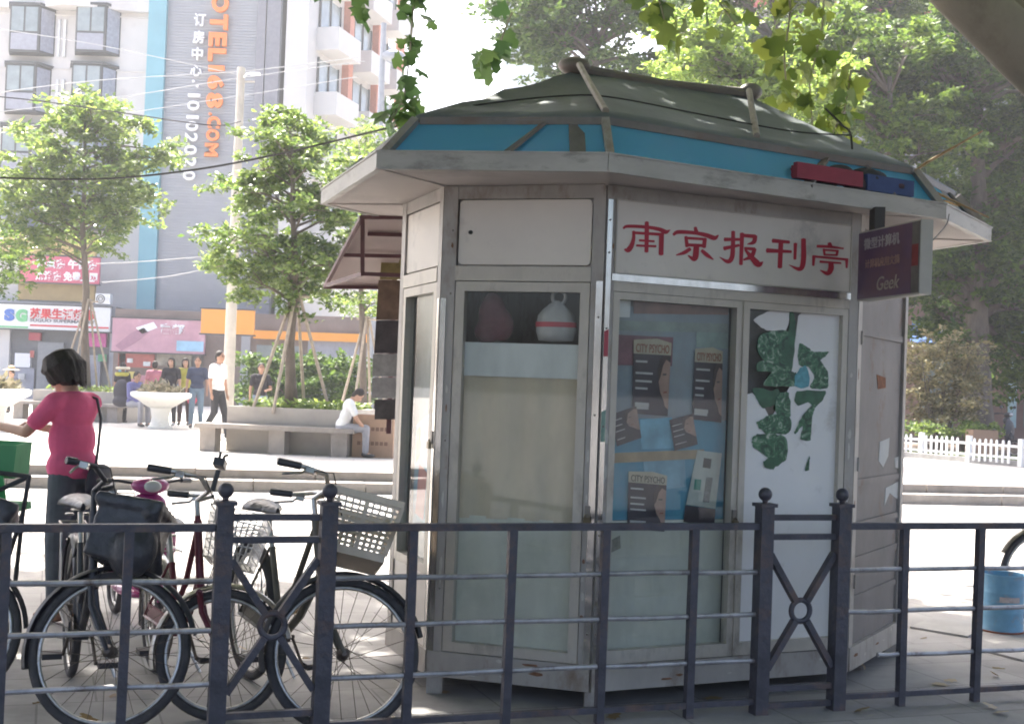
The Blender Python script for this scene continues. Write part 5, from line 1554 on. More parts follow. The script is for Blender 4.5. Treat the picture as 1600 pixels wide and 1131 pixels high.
person(Vector((sp.x - .05, 29.8, ZP)), R(-35), 'man in a blue jacket and pale trousers sitting at the end of the far bench', 1.66, shirt=fab('blue violet jersey', (.13, .13, .28)), trousers=greyt, sk=skin2, legs='sit', lean=.15, sleeve='long',
       arms={1: ((.12, .22, 1.10), (.32, .12, 1.02)), -1: ((.12, -.22, 1.10), (.32, -.12, 1.02))})
bg = at(190, 612, 30.2)
mb = MB(); mb.ell((bg.x, 30.2, ZP + .78), (.20, .14, .30)); mb.ell((bg.x + .02, 30.15, ZP + .55), (.22, .15, .14))
o = bpy.data.objects.new('backpack', remesh(mb, .025)); COL.objects.link(o); o.data.materials.append(fab('charcoal canvas', (.06, .055, .065))); o.data.transform(Matrix.Translation((-bg.x, -30.2, -ZP - .45))); o.location = (bg.x, 30.2, ZP + .45)
tag(o, 'charcoal backpack resting on the far bench beside the seated man', 'backpack')
person_at(126, 566, 38.0, R(-20), 'person in a white shirt half hidden by the staked trunk', shirt=white_t, trousers=greyt, sleeve='long')
hp = at(22, 600, 36.0)
hat_p = person(Vector((hp.x, 36.0, ZP)), R(-100), 'street seller in a straw hat sitting low near the left shops', 1.6, shirt=fab('slate jersey', (.12, .13, .17)), trousers=blackt, legs='sit', lean=.2, sleeve='long', seat=.42,
       arms={1: ((.15, .22, 1.10), (.34, .15, 1.0)), -1: ((.15, -.22, 1.10), (.34, -.15, 1.0))})
mb = MB(); mb.lathe([(.22, .0), (.20, .02), (.10, .035), (.09, .11), (.03, .13)], (.17, 0, 1.19), 20); mb.build('straw_hat', mat('straw', (.50, .38, .24), .8, var=.2, scale=30), hat_p, smooth=True, local=True)
person_at(407, 566, 27.0, R(-70), 'person in a black T-shirt standing behind the near planter', shirt=black_t, trousers=jeans, sk=skin2, arms={1: ((.1, .22, 1.08), (.3, .1, 1.05))})
rp_ = at(540, 640, 20.55)
rd = person(Vector((rp_.x - .05, 20.55, ZP)), R(5), 'woman in a white blouse reading on the end of the near bench', 1.55, shirt=white_t, trousers=greyt, legs='sit', lean=.30, nod=.55, hair='short', seat=.40,
       arms={1: ((.22, .20, 1.12), (.40, .12, 1.02)), -1: ((.22, -.20, 1.12), (.40, -.12, 1.02))})
nw = at(570, 645, 20.5)
mb = MB(); mb.slab([Vector((nw.x - .14, nw.y - .18, nw.z - .03)), Vector((nw.x + .08, nw.y - .18, nw.z + .05)), Vector((nw.x + .08, nw.y + .12, nw.z + .05)), Vector((nw.x - .14, nw.y + .12, nw.z - .03))], .006)
tag(mb.build('open_newspaper', mat('newsprint page', (.62, .64, .60), .8, var=.1, scale=25), org=nw), 'open newspaper held by the woman reading on the bench', 'newspaper')
# ================================================================== plaza furniture
benchm = mat('bench granite', (.29, .255, .23), .7, var=.18, scale=6, bump=.15, dirt=(.28, .25, .22), dirt_amt=.35)
blockm = mat('planter concrete', (.38, .35, .32), .8, var=.15, scale=3, bump=.2, dirt=(.34, .31, .28), dirt_amt=.4)
soilm = mat('planter soil', (.10, .075, .055), .95, var=.3, scale=8)
def planter(px0, px1, Y0, Y1, label, label2, py_top):
    a, b = at(px0, 660, Y0), at(px1, 668, Y1)
    u = Vector((b.x - a.x, Y1 - Y0, 0)); L = u.length; u.normalize(); n = Vector((-u.y, u.x, 0))
    o0 = Vector((a.x, Y0, ZP))
    o = empty('planter_box', o0 + n * .55, label, 'planter')
    mb = MB(); D = 1.7
    t = .14
    s0_, s1_ = .40, L - .15
    q = o0 + u * s0_ + n * .42
    W = s1_ - s0_
    mb.obox(q, u * W, n * t, (0, 0, .74)); mb.obox(q + n * (D - t), u * W, n * t, (0, 0, .74)); mb.obox(q + n * (t + .001), u * t, n * (D - 2 * t - .002), (0, 0, .74)); mb.obox(q + n * (t + .001) + u * (W - t), u * t, n * (D - 2 * t - .002), (0, 0, .74))
    mb.build('wall', blockm, o)
    mb = MB(); mb.obox(q + n * t + u * t + Vector((0, 0, .1)), u * (W - 2 * t), n * (D - 2 * t), (0, 0, .56)); mb.build('soil', soilm, o)
    be = empty('stone_bench', o0, label2, 'bench')
    mb = MB(); mb.obox(o0 + Vector((0, 0, .38)), u * L, n * .40, (0, 0, .075)); mb.build('seat_slab', benchm, be)
    for f in (.03, .47, .86):
        mb = MB(); mb.obox(o0 + u * (L * f) + n * .06, u * .26, n * .28, (0, 0, .379)); mb.build('leg', benchm, be)
    return o, q, u, n, W, D
pl1 = planter(303, 552, 20.7, 20.35, 'concrete planter box behind the near stone bench', 'near stone bench in front of the planter with the staked tree', 634)
pl2 = planter(12, 190, 31.5, 31.0, 'concrete planter box behind the far stone bench', 'far stone bench behind the woman in red', 612)
gc_m = leaf_mat('ground cover leaf', (.06, .12, .025), (.22, .30, .07), .35)
for (o, q, u, n, W, D), nn, sd, lab in ((pl1, 1500, 5, ''), (pl2, 900, 6, '')):
    g = np.random.default_rng(sd)
    a, b, c = g.uniform(.08, .95, nn), g.uniform(.08, .92, nn), g.uniform(0, .16, nn)
    pts = np.array(q)[None] + a[:, None] * W * np.array(u)[None] + b[:, None] * D * np.array(n)[None]
    pts[:, 2] = ZP + .68 + c
    leaves('plants', pts, .11, gc_m, o, seed=sd, kind='stuff')
urnm = mat('white urn stone', (.68, .67, .63), .6, var=.08, scale=4, dirt=(.50, .47, .42), dirt_amt=.25)
drym = leaf_mat('dried plant leaf', (.10, .10, .05), (.34, .30, .20), .25)
def urn(px, Y, label, cat='urn'):
    p = at(px, 640, Y); p.z = ZP
    o = empty('stone_urn', p, label, cat)
    mb = MB(); mb.lathe([(.27, 0), (.27, .04), (.21, .10), (.19, .25), (.22, .42), (.235, .46)], p, 28); mb.build('pedestal', urnm, o, smooth=True)
    mb = MB(); mb.lathe([(.235, .464), (.34, .52), (.52, .64), (.64, .70), (.67, .735), (.67, .80), (.62, .82), (.58, .80), (.50, .74)], p, 36); mb.build('bowl', urnm, o, smooth=True)
    mb = MB(); mb.lathe([(.50, .735), (.3, .77), (.01, .78)], p, 20); mb.build('soil', soilm, o)
    g = np.random.default_rng(abs(int(px)) + 3)
    nn = 420; r = .45 * np.sqrt(g.uniform(0, 1, nn)); t = g.uniform(0, 2 * np.pi, nn)
    pts = np.stack([p.x + r * np.cos(t), p.y + r * np.sin(t), ZP + .78 + g.uniform(0, 1, nn) ** 2 * .34 * (1 - r / .6)], 1)
    leaves('dried_plants', pts, .15, drym, o, seed=abs(int(px)) + 9, droop=-.7, kind='stuff')
    return o
urn(251, 28.9, 'white stone urn with dried plants beside the standing people')
urn(-8, 25.2, 'white stone urn cut off by the left edge of the view')

card = mat('cardboard', (.36, .235, .165), .85, var=.1, scale=5); cardink = mat('faded box print', (.20, .12, .09), .9)
def carton(px0, px1, py_top, Y, z0, label, tag_lines=True, dy=.4, rot=0):
    a, b = at(px0, py_top, Y), at(px1, py_top, Y)
    o = empty('cardboard_box', ((a.x + b.x) / 2, Y, z0), label, 'box')
    mb = MB(); mb.box((a.x, Y, z0), (b.x, Y + dy, a.z)); mb.build('carton', card, o)
    for s in (0, 1):
        mb = MB(); mb.box((a.x + .004, Y - .006 + s * (dy - .05), a.z + .001), (b.x - .004, Y + .05 + s * (dy - .05), a.z + .006)); mb.build('flap', card, o)
    if tag_lines:
        for f in (.32, .66):
            zz = a.z + (z0 - a.z) * f
            for k in range(7):
                x0 = a.x + (b.x - a.x) * (.12 + .11 * k); m2 = MB(); m2.box((x0, Y - .003, zz - .03), (x0 + .055, Y - .001, zz + .03)); m2.build('print_mark', cardink, o)
    return o
carton(552, 616, 648, 20.6, ZP, 'brown cardboard box standing at the end of the near bench')

# ================================================================== trees
barkm = mat('grey brown bark', (.13, .105, .085), .9, var=.35, scale=10, stretch=(1, 1, .25), bump=.6, bscale=30)
stakem = mat('wooden stake', (.36, .30, .24), .8, var=.25, scale=12)
def limb_tree(root, base, top, r0, lobes, seed, m=barkm, wob=.12):
    g = random.Random(seed)
    mb = MB(); pts = []; rs = []
    base, top = Vector(base), Vector(top)
    for i in range(9):
        f = i / 8
        p = base.lerp(top, f) + Vector((g.uniform(-1, 1), g.uniform(-1, 1), 0)) * wob * f * (1 - f) * 2
        pts.append(p); rs.append(r0 * (1.25 if i == 0 else 1 - .75 * f))
    mb.tube(pts, rs, 10)
    mb.build('trunk', m, root, smooth='all')
    for k, (x, y, z, r) in enumerate(lobes):
        c = Vector((x, y, z))
        f = min(max((z - base.z - r * .9) / max(top.z - base.z, .1), .35), .95)
        a = pts[min(int(f * 8), 7)].lerp(pts[min(int(f * 8) + 1, 8)], f * 8 % 1)
        mid = a.lerp(c, .5) + Vector((g.uniform(-.1, .1), g.uniform(-.1, .1), .08 * (c - a).length))
        rb = r0 * .38 * (1 - f * .5)
        m2 = MB(); m2.tube([a, mid, c], [rb, rb * .65, rb * .25], 7)
        for j in range(4):
            e = c + Vector((g.uniform(-1, 1), g.uniform(-1, 1), g.uniform(-.4, 1))) * r * .7
            m2.tube([mid.lerp(c, .5), e], [rb * .35, rb * .1], 5)
        m2.build('branch', m, root, smooth='all')
def lobes_px(L, Y, seed, dy=1.0, back=True):
    g = random.Random(seed); out = []
    for px, py, pr in L:
        yy = Y + g.uniform(-dy, dy) * .6
        p = at(px, py, yy); r = pr * yy / FPX
        out.append((p.x, yy, p.z, r))
        if back: 
            yy2 = yy + dy * g.uniform(.7, 1.3); p2 = at(px + g.uniform(-15, 15), py + g.uniform(-10, 10), yy2); out.append((p2.x, yy2, p2.z, r * .9))
    return out
lf1 = leaf_mat('camphor leaf', (.04, .085, .02), (.15, .215, .05), .45, .35)
lf2 = leaf_mat('camphor leaf light', (.045, .095, .022), (.18, .25, .055), .48, .35)
lfd = leaf_mat('dark evergreen leaf', (.02, .055, .012), (.09, .155, .026), .33, .5, .2)
lfo = leaf_mat('olive leaf', (.03, .072, .014), (.12, .185, .03), .4, .5, .2)
lfl = leaf_mat('lime green leaf', (.08, .15, .02), (.22, .31, .06), .45)
def tree(px, py_base, Y, L, label, seed, lm, leaf=.13, dens=34, rc=.34, r0=.09, zb=ZP, stakes=False, top_py=None, dy=1.0, group=None, surf=.35, back=True, cat='tree'):
    b = at(px, py_base, Y); b.z = zb
    root = empty('tree', b, label, cat, group)
    lobes = lobes_px(L, Y, seed, dy, back)
    tz = at(px, top_py if top_py is not None else min(l[1] for l in L) + 60, Y)
    limb_tree(root, b, tz, r0, lobes, seed)
    leaves('crown', clump_points(lobes, dens, rc, seed, surf), leaf, lm, root, seed=seed)
    if stakes:
        for k, (dx, dyy) in enumerate(((-.62, -.25), (.62, .2), (.12, .6), (-.22, -.5))):
            m2 = MB(); m2.tube([b + Vector((dx, dyy, -.1 if zb == ZP else -.02)), b + Vector((dx * .06, dyy * .06 , stakes))], .028, 8); m2.build('stake', stakem, root, smooth=True)
        m2 = MB(); m2.tube([b + Vector((-.22, 0, stakes - .06)), b + Vector((.22, 0, stakes - .06))], .022, 8); m2.build('stake_tie', stakem, root, smooth=True)
    return root
tree(132, 640, 32.4, [(140, 168, 36), (105, 185, 34), (175, 190, 40), (70, 225, 42), (125, 235, 54), (205, 205, 30), (236, 246, 24), (203, 265, 36), (35, 262, 36), (75, 300, 52), (150, 300, 58), (205, 330, 40), (45, 340, 42), (110, 360, 46), (15, 310, 34), (170, 365, 34), (256, 236, 11), (60, 385, 30), (20, 360, 28)],
     'young staked tree with a bright crown in the far planter', 21, lf2, leaf=.17, dens=60, rc=.42, r0=.12, zb=ZP + .66, stakes=2.4, top_py=190)
tree(456, 640, 21.4, [(436, 178, 30), (415, 205, 28), (465, 200, 32), (440, 240, 48), (400, 262, 34), (490, 252, 36), (375, 300, 30), (430, 310, 60), (500, 320, 48), (360, 375, 32), (410, 390, 56), (480, 400, 56), (540, 345, 34), (535, 415, 38), (350, 408, 22), (400, 440, 34), (500, 455, 34), (560, 300, 28), (450, 470, 30)],
     'staked tree with a dense rounded crown in the near planter', 22, lf1, leaf=.11, dens=70, rc=.27, r0=.10, zb=ZP + .66, stakes=2.0, top_py=230)
tree(568, 640, 27.0, [(560, 215, 34), (590, 240, 30), (545, 262, 34), (600, 280, 30), (575, 300, 30), (530, 300, 30), (600, 470, 26), (560, 480, 24)],
     'slender pale green tree behind the staked tree, next to the kiosk', 23, lf2, leaf=.12, dens=50, rc=.32, r0=.09, stakes=2.6, top_py=240)
tree(-30, 640, 30.0, [(10, 380, 30), (20, 420, 34), (-15, 400, 40), (5, 450, 22), (-30, 440, 40)], 'olive leaved tree at the left edge of the view', 24, lfo, leaf=.14, dens=30, rc=.36, r0=.10, top_py=400)
# the wooded bank on the right
R1 = random.Random(5)
def region(poly, n, r0, r1, seed):
    g = random.Random(seed); xs = [p[0] for p in poly]; ys = [p[1] for p in poly]; out = []
    while len(out) < n:
        x, y = g.uniform(min(xs), max(xs)), g.uniform(min(ys), max(ys)); c = False; j = len(poly) - 1
        for i in range(len(poly)):
            if (poly[i][1] > y) != (poly[j][1] > y) and x < (poly[j][0] - poly[i][0]) * (y - poly[i][1]) / (poly[j][1] - poly[i][1]) + poly[i][0]: c = not c
            j = i
        if c: out.append((x, y, g.uniform(r0, r1)))
    return out
gw = 'trees of the wooded bank behind the kiosk'
tree(1528, 665, 33.0, region([(1360, 20), (1620, -40), (1680, 200), (1640, 540), (1540, 560), (1430, 520), (1380, 330), (1340, 180)], 48, 42, 66, 31), 'big dark evergreen tree with a thick trunk at the right', 31, lfd, leaf=.19, dens=80, rc=.50, r0=.42, top_py=120, dy=1.6, group=gw)
tree(1390, 660, 30.5, region([(1290, 30), (1430, 20), (1460, 220), (1450, 330), (1380, 330), (1300, 200)], 20, 36, 56, 32), 'olive green tree between the kiosk roof and the dark evergreen', 32, lfo, leaf=.17, dens=80, rc=.44, r0=.2, top_py=120, dy=1.3, group=gw)
tree(1160, 650, 27.0, region([(1035, 100), (1070, 30), (1150, 20), (1280, 60), (1300, 150), (1240, 200), (1080, 180)], 22, 30, 46, 33), 'sunlit lime green tree rising behind the kiosk roof', 33, lfl, leaf=.15, dens=55, rc=.36, r0=.16, top_py=90, dy=.9, group=gw)
tree(930, 650, 35.0, region([(800, 40), (840, -40), (1080, -60), (1080, 120), (990, 140), (830, 140), (790, 100)], 22, 36, 56, 34), 'hazy dark tree rising behind the kiosk ridge', 34, lfd, leaf=.20, dens=60, rc=.5, r0=.3, top_py=40, dy=1.4, group=gw)
tree(1220, 650, 38.0, region([(1060, -60), (1420, -60), (1420, 120), (1300, 190), (1100, 120)], 20, 44, 66, 35), 'tall grey green tree behind the lime green tree', 35, lfo, leaf=.21, dens=80, rc=.55, r0=.3, top_py=40, dy=1.4, group=gw)
tree(1660, 660, 36.0, region([(1560, 60), (1720, -40), (1740, 560), (1580, 590), (1540, 300)], 30, 44, 70, 36), 'dark evergreen tree at the right edge of the view', 36, lfd, leaf=.20, dens=60, rc=.55, r0=.3, top_py=140, dy=1.4, group=gw)
# shrubs and hedges
mapm = leaf_mat('bronze shrub leaf', (.09, .09, .035), (.30, .26, .13), .3)
def shrub(px, py_base, Y, L, label, seed, lm, leaf, dens=30, rc=.25, cat='shrub', zb=ZP):
    b = at(px, py_base, Y); b.z = zb
    root = empty('shrub', b, label, cat)
    lobes = lobes_px(L, Y, seed, .6)
    g = random.Random(seed)
    for l in lobes[:8]:
        m2 = MB(); m2.tube([b + Vector((g.uniform(-.15, .15), 0, 0)), b.lerp(Vector(l[:3]), .5) + Vector((g.uniform(-.1, .1), 0, .1)), Vector(l[:3])], [.03, .02, .008], 6); m2.build('stem', barkm, root, smooth=True)
    leaves('foliage', clump_points(lobes, dens, rc, seed, .3), leaf, lm, root, seed=seed)
    return root
shrub(1465, 690, 29.6, [(1440, 555, 34), (1480, 545, 34), (1515, 565, 28), (1450, 590, 36), (1490, 590, 36), (1525, 600, 22), (1440, 625, 34), (1480, 630, 36), (1515, 635, 26)], 'bronze green shrub behind the white picket fence', 41, mapm, .12)
shrub(1470, 690, 28.7, [(x, 672 + (x % 3) * 2, 15) for x in range(1425, 1560, 18)], 'low green hedge just behind the white picket fence', 42, gc_m, .09, dens=24, rc=.16, cat='hedge')
shrub(480, 640, 33.5, [(x, y, 26) for x in range(400, 580, 26) for y in (570, 596, 622)], 'dark clipped hedge behind the near planter', 43, lfd, .14, dens=50, rc=.3, cat='hedge')
mb = MB(); a, b = gnd(1400, 713, ZP), gnd(1700, 738, ZP); u = (b - a).normalized(); n = Vector((-u.y, u.x, 0))
mb.obox(a - u * 6, u * 26, n * .22, (0, 0, .11)); tag(mb.build('garden_kerb', kerbm, org=a), kind='structure')
grassm = leaf_mat('grass blade', (.06, .12, .02), (.16, .24, .05), .3)
g = np.random.default_rng(3); nn = 5000
aa, bb_ = g.uniform(-5, 9, nn), g.uniform(.25, 2.2, nn)
pts = np.array(a)[None] + aa[:, None] * np.array(u)[None] + bb_[:, None] * np.array(n)[None]; pts[:, 2] = ZP + .02
tag(leaves('grass', pts, .11, grassm, None, off=a, seed=3, droop=-1.0), 'patchy green grass strip along the white picket fence', 'grass', kind='stuff')
mb = MB(); mb.add([a - u * 6 + n * .22 + Vector((0, 0, .02)), a + u * 20 + n * .22 + Vector((0, 0, .02)), a + u * 20 + n * 14 + Vector((0, 0, .02)), a - u * 6 + n * 14 + Vector((0, 0, .02))], [(0, 1, 2, 3)])
tag(mb.build('garden_soil', soilm), kind='structure')
# white picket fence
whitef = mat('white fence plastic', (.78, .78, .78), .5, var=.04)
fa, fb = gnd(1395, 708, ZP + .05), gnd(1660, 732, ZP + .05)
u = (fb - fa); LF = u.length; u.normalize(); n = Vector((-u.y, u.x, 0))
pf = empty('picket_fence', fa, 'low white picket fence along the planted bank', 'fence')
pk = MB(); hh = .46; w = .055
pk.add([(-w / 2, 0, 0), (w / 2, 0, 0), (w / 2, 0, hh - .03), (.012, 0, hh), (-.012, 0, hh), (-w / 2, 0, hh - .03)] + [(-w / 2, .02, 0), (w / 2, .02, 0), (w / 2, .02, hh - .03), (.012, .02, hh), (-.012, .02, hh), (-w / 2, .02, hh - .03)],
       [(0, 1, 2, 3, 4, 5), (11, 10, 9, 8, 7, 6)] + [(i, 6 + i, 6 + (i + 1) % 6, (i + 1) % 6) for i in range(6)])
pkm = pk.mesh('picket'); pkm.materials.append(whitef)
pp = MB(); pp.obox((-.05, -.02, -.04), (.10, 0, 0), (0, .09, 0), (0, 0, hh + .09)); ppm = pp.mesh('fence_post'); ppm.materials.append(whitef)
rz = math.atan2(u.y, u.x); x = .1; i = 0
while x < LF:
    if i % 9 == 5: inst('fence_post', ppm, pf, u * x, rz)
    elif i % 9 != 4: 
        o = inst('picket', pkm, pf, u * x + Vector((0, 0, random.uniform(-.012, .012))), rz); o.rotation_euler = (0, random.uniform(-.03, .03), rz)
    x += .158; i += 1
for z in (.10, .33):
    mb = MB(); mb.obox(fa + n * .021 + Vector((0, 0, z)), u * LF, n * .018, (0, 0, .05)); mb.build('rail', whitef, pf)
carton(1521, 1560, 672, 27.9, ZP + .02, 'brown cardboard carton lying behind the picket fence', False, .5)
sc2 = at(1592, 690, 30.5)
scooter(Vector((sc2.x - .1, 30.5, ZP)), R(-60), 'black scooter parked behind the picket fence at the right', plastic, plastic)

# ================================================================== buildings
def bx(mb, px0, px1, py0, py1, Y, d0, d1):
    """box whose front, at distance Y, spans the given pixels; verticals stay vertical"""
    pm = (py0 + py1) / 2
    a, b = at(px0, pm, Y), at(px1, pm, Y); zt, zb = at((px0 + px1) / 2, py0, Y).z, at((px0 + px1) / 2, py1, Y).z
    mb.box((a.x, Y + d0, zb), (b.x, Y + d1, zt)); return mb
HY = 58.0
ox = lambda px: at(px, 250, HY).x
zz = lambda px, py: at(px, py, HY).z
plaster = mat('pale plaster facade', (.62, .60, .585), .85, var=.06, scale=.5, dirt=(.52, .49, .48), dirt_amt=.3, dirt_scale=.4)
slatg = mat('grey metal slats', (.32, .335, .365), .6, var=.1, scale=.6)
tealm = mat('teal cladding', (.16, .36, .43), .6, var=.1, scale=.5)
wfr = mat('dark bronze window frame', (.07, .075, .075), .5); wgl = mat('window glass sky tone', (.25, .29, .295), .12, var=.3, scale=.8, spec=.8); sidep = mat('bay side panel', (.30, .31, .36), .6)  # pane colour is lightened to stand for reflected sky
hotel = empty('hotel_building', (ox(100), HY + 3, ZP), 'pale hotel block with dark projecting bay windows', 'building')
mb = MB(); mb.box((ox(-260), HY, ZP), (ox(231), HY + 9, zz(100, -320))); mb.build('wall', plaster, hotel)
for py in (13, 97, 190, 283):           # string courses
    mb = MB(); mb.box((ox(-260), HY - .05, zz(100, py + 10) - .06), (ox(230.5), HY - .001, zz(100, py + 10))); mb.build('string_course', plaster, hotel)
# upper storey juts out in a shallow point
cz0, cz1 = zz(110, 18), zz(110, -330)
pA, pB, pC = at(60, 20, HY).x, at(110, 8, HY).x, at(218, 22, HY).x
mb = MB(); mb.prism([(ox(-262), HY - .35), (pA, HY - .35), (pB, HY - 1.1), (pC, HY - .35), (ox(230), HY - .35), (ox(230), HY - .06), (ox(-262), HY - .06)], cz0, cz1); mb.build('upper_storey', plaster, hotel)
def bay(cx, py0, py1, w=46):
    z1, z0 = zz(cx, py0), zz(cx, py1)
    x0, x1 = at(cx - w / 2, (py0 + py1) / 2, HY).x, at(cx + w / 2, (py0 + py1) / 2, HY).x
    o = None
    mb = MB(); mb.prism([(x0 - .25, HY - .002), (x0, HY - .75), (x1, HY - .75), (x1 + .45, HY - .002)], z0, z1); o = mb.build('bay_window', wfr, hotel)
    mb = MB(); mb.prism([(x0 - .35, HY - .003), (x0 - .05, HY - .82), (x1 + .05, HY - .82), (x1 + .55, HY - .003)], z1 + .002, z1 + .12); mb.build('bay_cap', wfr, o)
    H_ = z1 - z0; zm = z0 + H_ * .42
    for (xa, xb, za, zb2, m) in ((x0 + .08, (x0 + x1) / 2 - .04, zm + .05, z1 - .08, wgl), ((x0 + x1) / 2 + .04, x1 - .08, zm + .05, z1 - .08, wgl), (x0 + .08, x1 - .08, z0 + .1, zm - .05, sidep)):
        m2 = MB(); m2.box((xa, HY - .775, za), (xb, HY - .752, zb2)); m2.build('pane', m, o)
    a = Vector((x1 + .02, HY - .73, 0)); b = Vector((x1 + .43, HY - .03, 0)); m2 = MB(); f = Face(a.xy, b.xy)
    f.box(m2, .05, f.W - .05, z0 + .1, z1 - .1, .003, .02); m2.build('pane', mat('bay side glass', (.33, .35, .42), .15, var=.2), o)
for cx, py0, py1 in ((48, 16, 88), (150, 16, 88), (41, 107, 180), (143, 107, 180), (34, 201, 272), (136, 201, 272), (28, 295, 360), (130, 295, 360), (-55, 16, 88), (-62, 107, 180)):
    bay(cx, py0, py1)
for py0, py1 in ((32, 90), (125, 184), (218, 276)):
    for dx in (92, 101):
        mb = MB(); bx(mb, dx - py0 * .035, dx + 4 - py0 * .035, py0, py1, HY, -.12, -.001); mb.build('drain_pipe', mat('white pipe', (.7, .7, .7), .5), hotel)
# grey slatted tower with the vertical signs
tow = empty('hotel_sign_tower', (ox(340), HY, ZP), 'grey slatted facade with a teal edge carrying orange vertical letters', 'building')
zt_ = zz(340, -330)
mb = MB(); mb.box((ox(231.5), HY - .9, ZP), (ox(259), HY + 9, zt_)); mb.build('edge_strip', tealm, tow)
mb = MB(); mb.box((ox(259.1), HY - .62, ZP + 3.6), (ox(436), HY + 9, zt_)); mb.build('wall', slatg, tow)
mb = MB(); z = ZP + 3.8
while z < zt_ - .2:
    mb.box((ox(259.3), HY - .66, z), (ox(398), HY - .621, z + .105)); z += .13
mb.build('slats', slatg, tow)['kind'] = 'stuff'
for p0, p1 in ((399, 412), (414, 435)):
    mb = MB(); mb.box((ox(p0), HY - .80, ZP + 4), (ox(p1), HY - .63, zt_)); mb.build('pilaster', mat('dark grey cladding', (.22, .22, .245), .5), tow)
orange = mat('orange letter acrylic', (.80, .22, .045), .5, var=.05); wlet = mat('white letter acrylic', (.8, .8, .82), .5, var=.03)
SY = HY - .78
def letter_px(ch, px, py, hpx, wpx, m, rot):
    c = at(px, py, SY); k = SY / FPX
    right, up = (Vector((0, 0, -1)), Vector((1, 0, 0))) if rot else (Vector((1, 0, 0)), Vector((0, 0, 1)))
    lettering(ch, c, right, up, hpx * k, m, tow, name='sign_letter', width=wpx * k, bold=.05 if m is orange else .018, extrude=.09, lift=.06)
for ch, py, px, hp, wp_ in (('M', -33, 347, 27, 34), ('O', 6, 345, 27, 30), ('T', 36, 343, 28, 24), ('E', 63, 341, 28, 22), ('L', 87, 340, 28, 20), ('1', 108, 339, 25, 9), ('6', 130, 338, 26, 22), ('8', 158, 336, 26, 24), ('.', 179, 329, 5, 5), ('C', 192, 335, 21, 19), ('O', 212, 333, 21, 19), ('M', 235, 331, 21, 21)):
    letter_px(ch, px, py, hp, wp_, orange, True)
for ch, py, px, hp, wp_ in (('订', 32, 313, 20, 18), ('房', 59, 311, 20, 18), ('中', 85, 309, 20, 17), ('心', 111, 307, 18, 18)): letter_px(ch, px, py, hp, wp_, wlet, False)
for py, px in ((128, 305), (136, 311)): letter_px('.', px - 2, py, 4, 4, wlet, True)
for i, (ch, py) in enumerate(zip('10102020', (150, 166, 184, 198, 216, 235, 254, 275))): letter_px(ch, 304 - i * 1.1, py, 19, 5 if ch == '1' else 15, wlet, True)
# white apartment wing turning away to the right
ap0, ap1 = at(441, 200, 57.2), at(476, 200, 57.2)
apt = empty('apartment_building', (ap1.x, 57.2, ZP), 'white apartment building with balconies and orange strips behind the trees', 'building')
far = at(602, 200, 67.0)
mb = MB(); mb.prism([(ap0.x, 57.2), (ap1.x, 57.2), (far.x, 67.0), (far.x - 4, 72.0), (ap0.x, 66)], ZP, at(476, -300, 57.2).z); mb.build('wall', mat('white render', (.56, .55, .54), .85, var=.05, scale=.5), apt)
af = Face(ap1.xy, far.xy)
aptm = MATS['white render']; orstrip = mat('orange red cladding', (.52, .22, .15), .6)
def afs(px): return af.px(px, 300)[0]
for py_top, storey in ((-130, 0), (-25, 1), (78, 2), (180, 3), (285, 4)):
    zf = at(476, py_top + 90, 57.2).z
    for k, (a0, a1) in enumerate(((.9, 3.6), (5.0, 7.6), (8.6, 11.0))):
        m2 = MB(); af.box(m2, a0, a1, zf - .15, zf + .9, .0, 1.1); bl = m2.build('balcony', aptm, apt)
        m2 = MB(); af.box(m2, a0 + .2, a1 - .2, zf + .95, zf + 2.5, .01, .06); m2.build('window', wgl, apt)
        for j0, j1, jd in ((a0 + .15, a0 + .199, .01), (a1 - .199, a1 - .15, .01), ((a0 + a1) / 2 - .04, (a0 + a1) / 2 + .04, .062)):
            m2 = MB(); af.box(m2, j0, j1, zf + .9, zf + 2.55, jd, .12); m2.build('window_jamb', wfr, apt)
for a0 in (4.0, 7.8, 11.2):
    m2 = MB(); af.box(m2, a0, a0 + .55, at(520, 150, 60).z, at(520, -300, 60).z, .0, .35); m2.build('cladding_strip', orstrip, apt)
# tall pale block glimpsed above the trees
o = empty('far_tower', (at(830, 300, 90).x, 90, ZP), 'pale blue tower glimpsed above the dark tree', 'building')
mb = MB(); mb.box((at(792, 0, 90).x, 90, ZP), (at(868, 0, 90).x, 104, at(830, -160, 90).z)); mb.build('wall', mat('pale blue tower cladding', (.50, .58, .62), .5), o)
for py in (-120, -80, -40, 2, 40, 80):
    m2 = MB(); bx(m2, 796, 864, py, py + 14, 90, -.1, -.002); m2.build('window', wgl, o)
o = empty('office_building', (at(1330, 300, 62).x, 62, ZP), 'pale office block with a red band showing through the trees', 'building')
mb = MB(); mb.box((at(1150, 300, 62).x, 62, ZP), (at(1760, 300, 62).x, 74, at(1330, -160, 62).z)); mb.build('wall', mat('office render', (.22, .22, .235), .8, var=.1, scale=.4), o)
for py, h_ in ((-60, 30), (-25, 30), (60, 34), (130, 34), (200, 34), (270, 34), (340, 34)):
    for px in range(1170, 1740, 64):
        m2 = MB(); bx(m2, px, px + 44, py, py + h_, 62, -.06, -.002); m2.build('window', wgl, o)
m2 = MB(); bx(m2, 1150, 1760, 8, 22, 62, -.5, -.003); m2.build('red_band', mat('red band paint', (.42, .08, .07), .6), o)
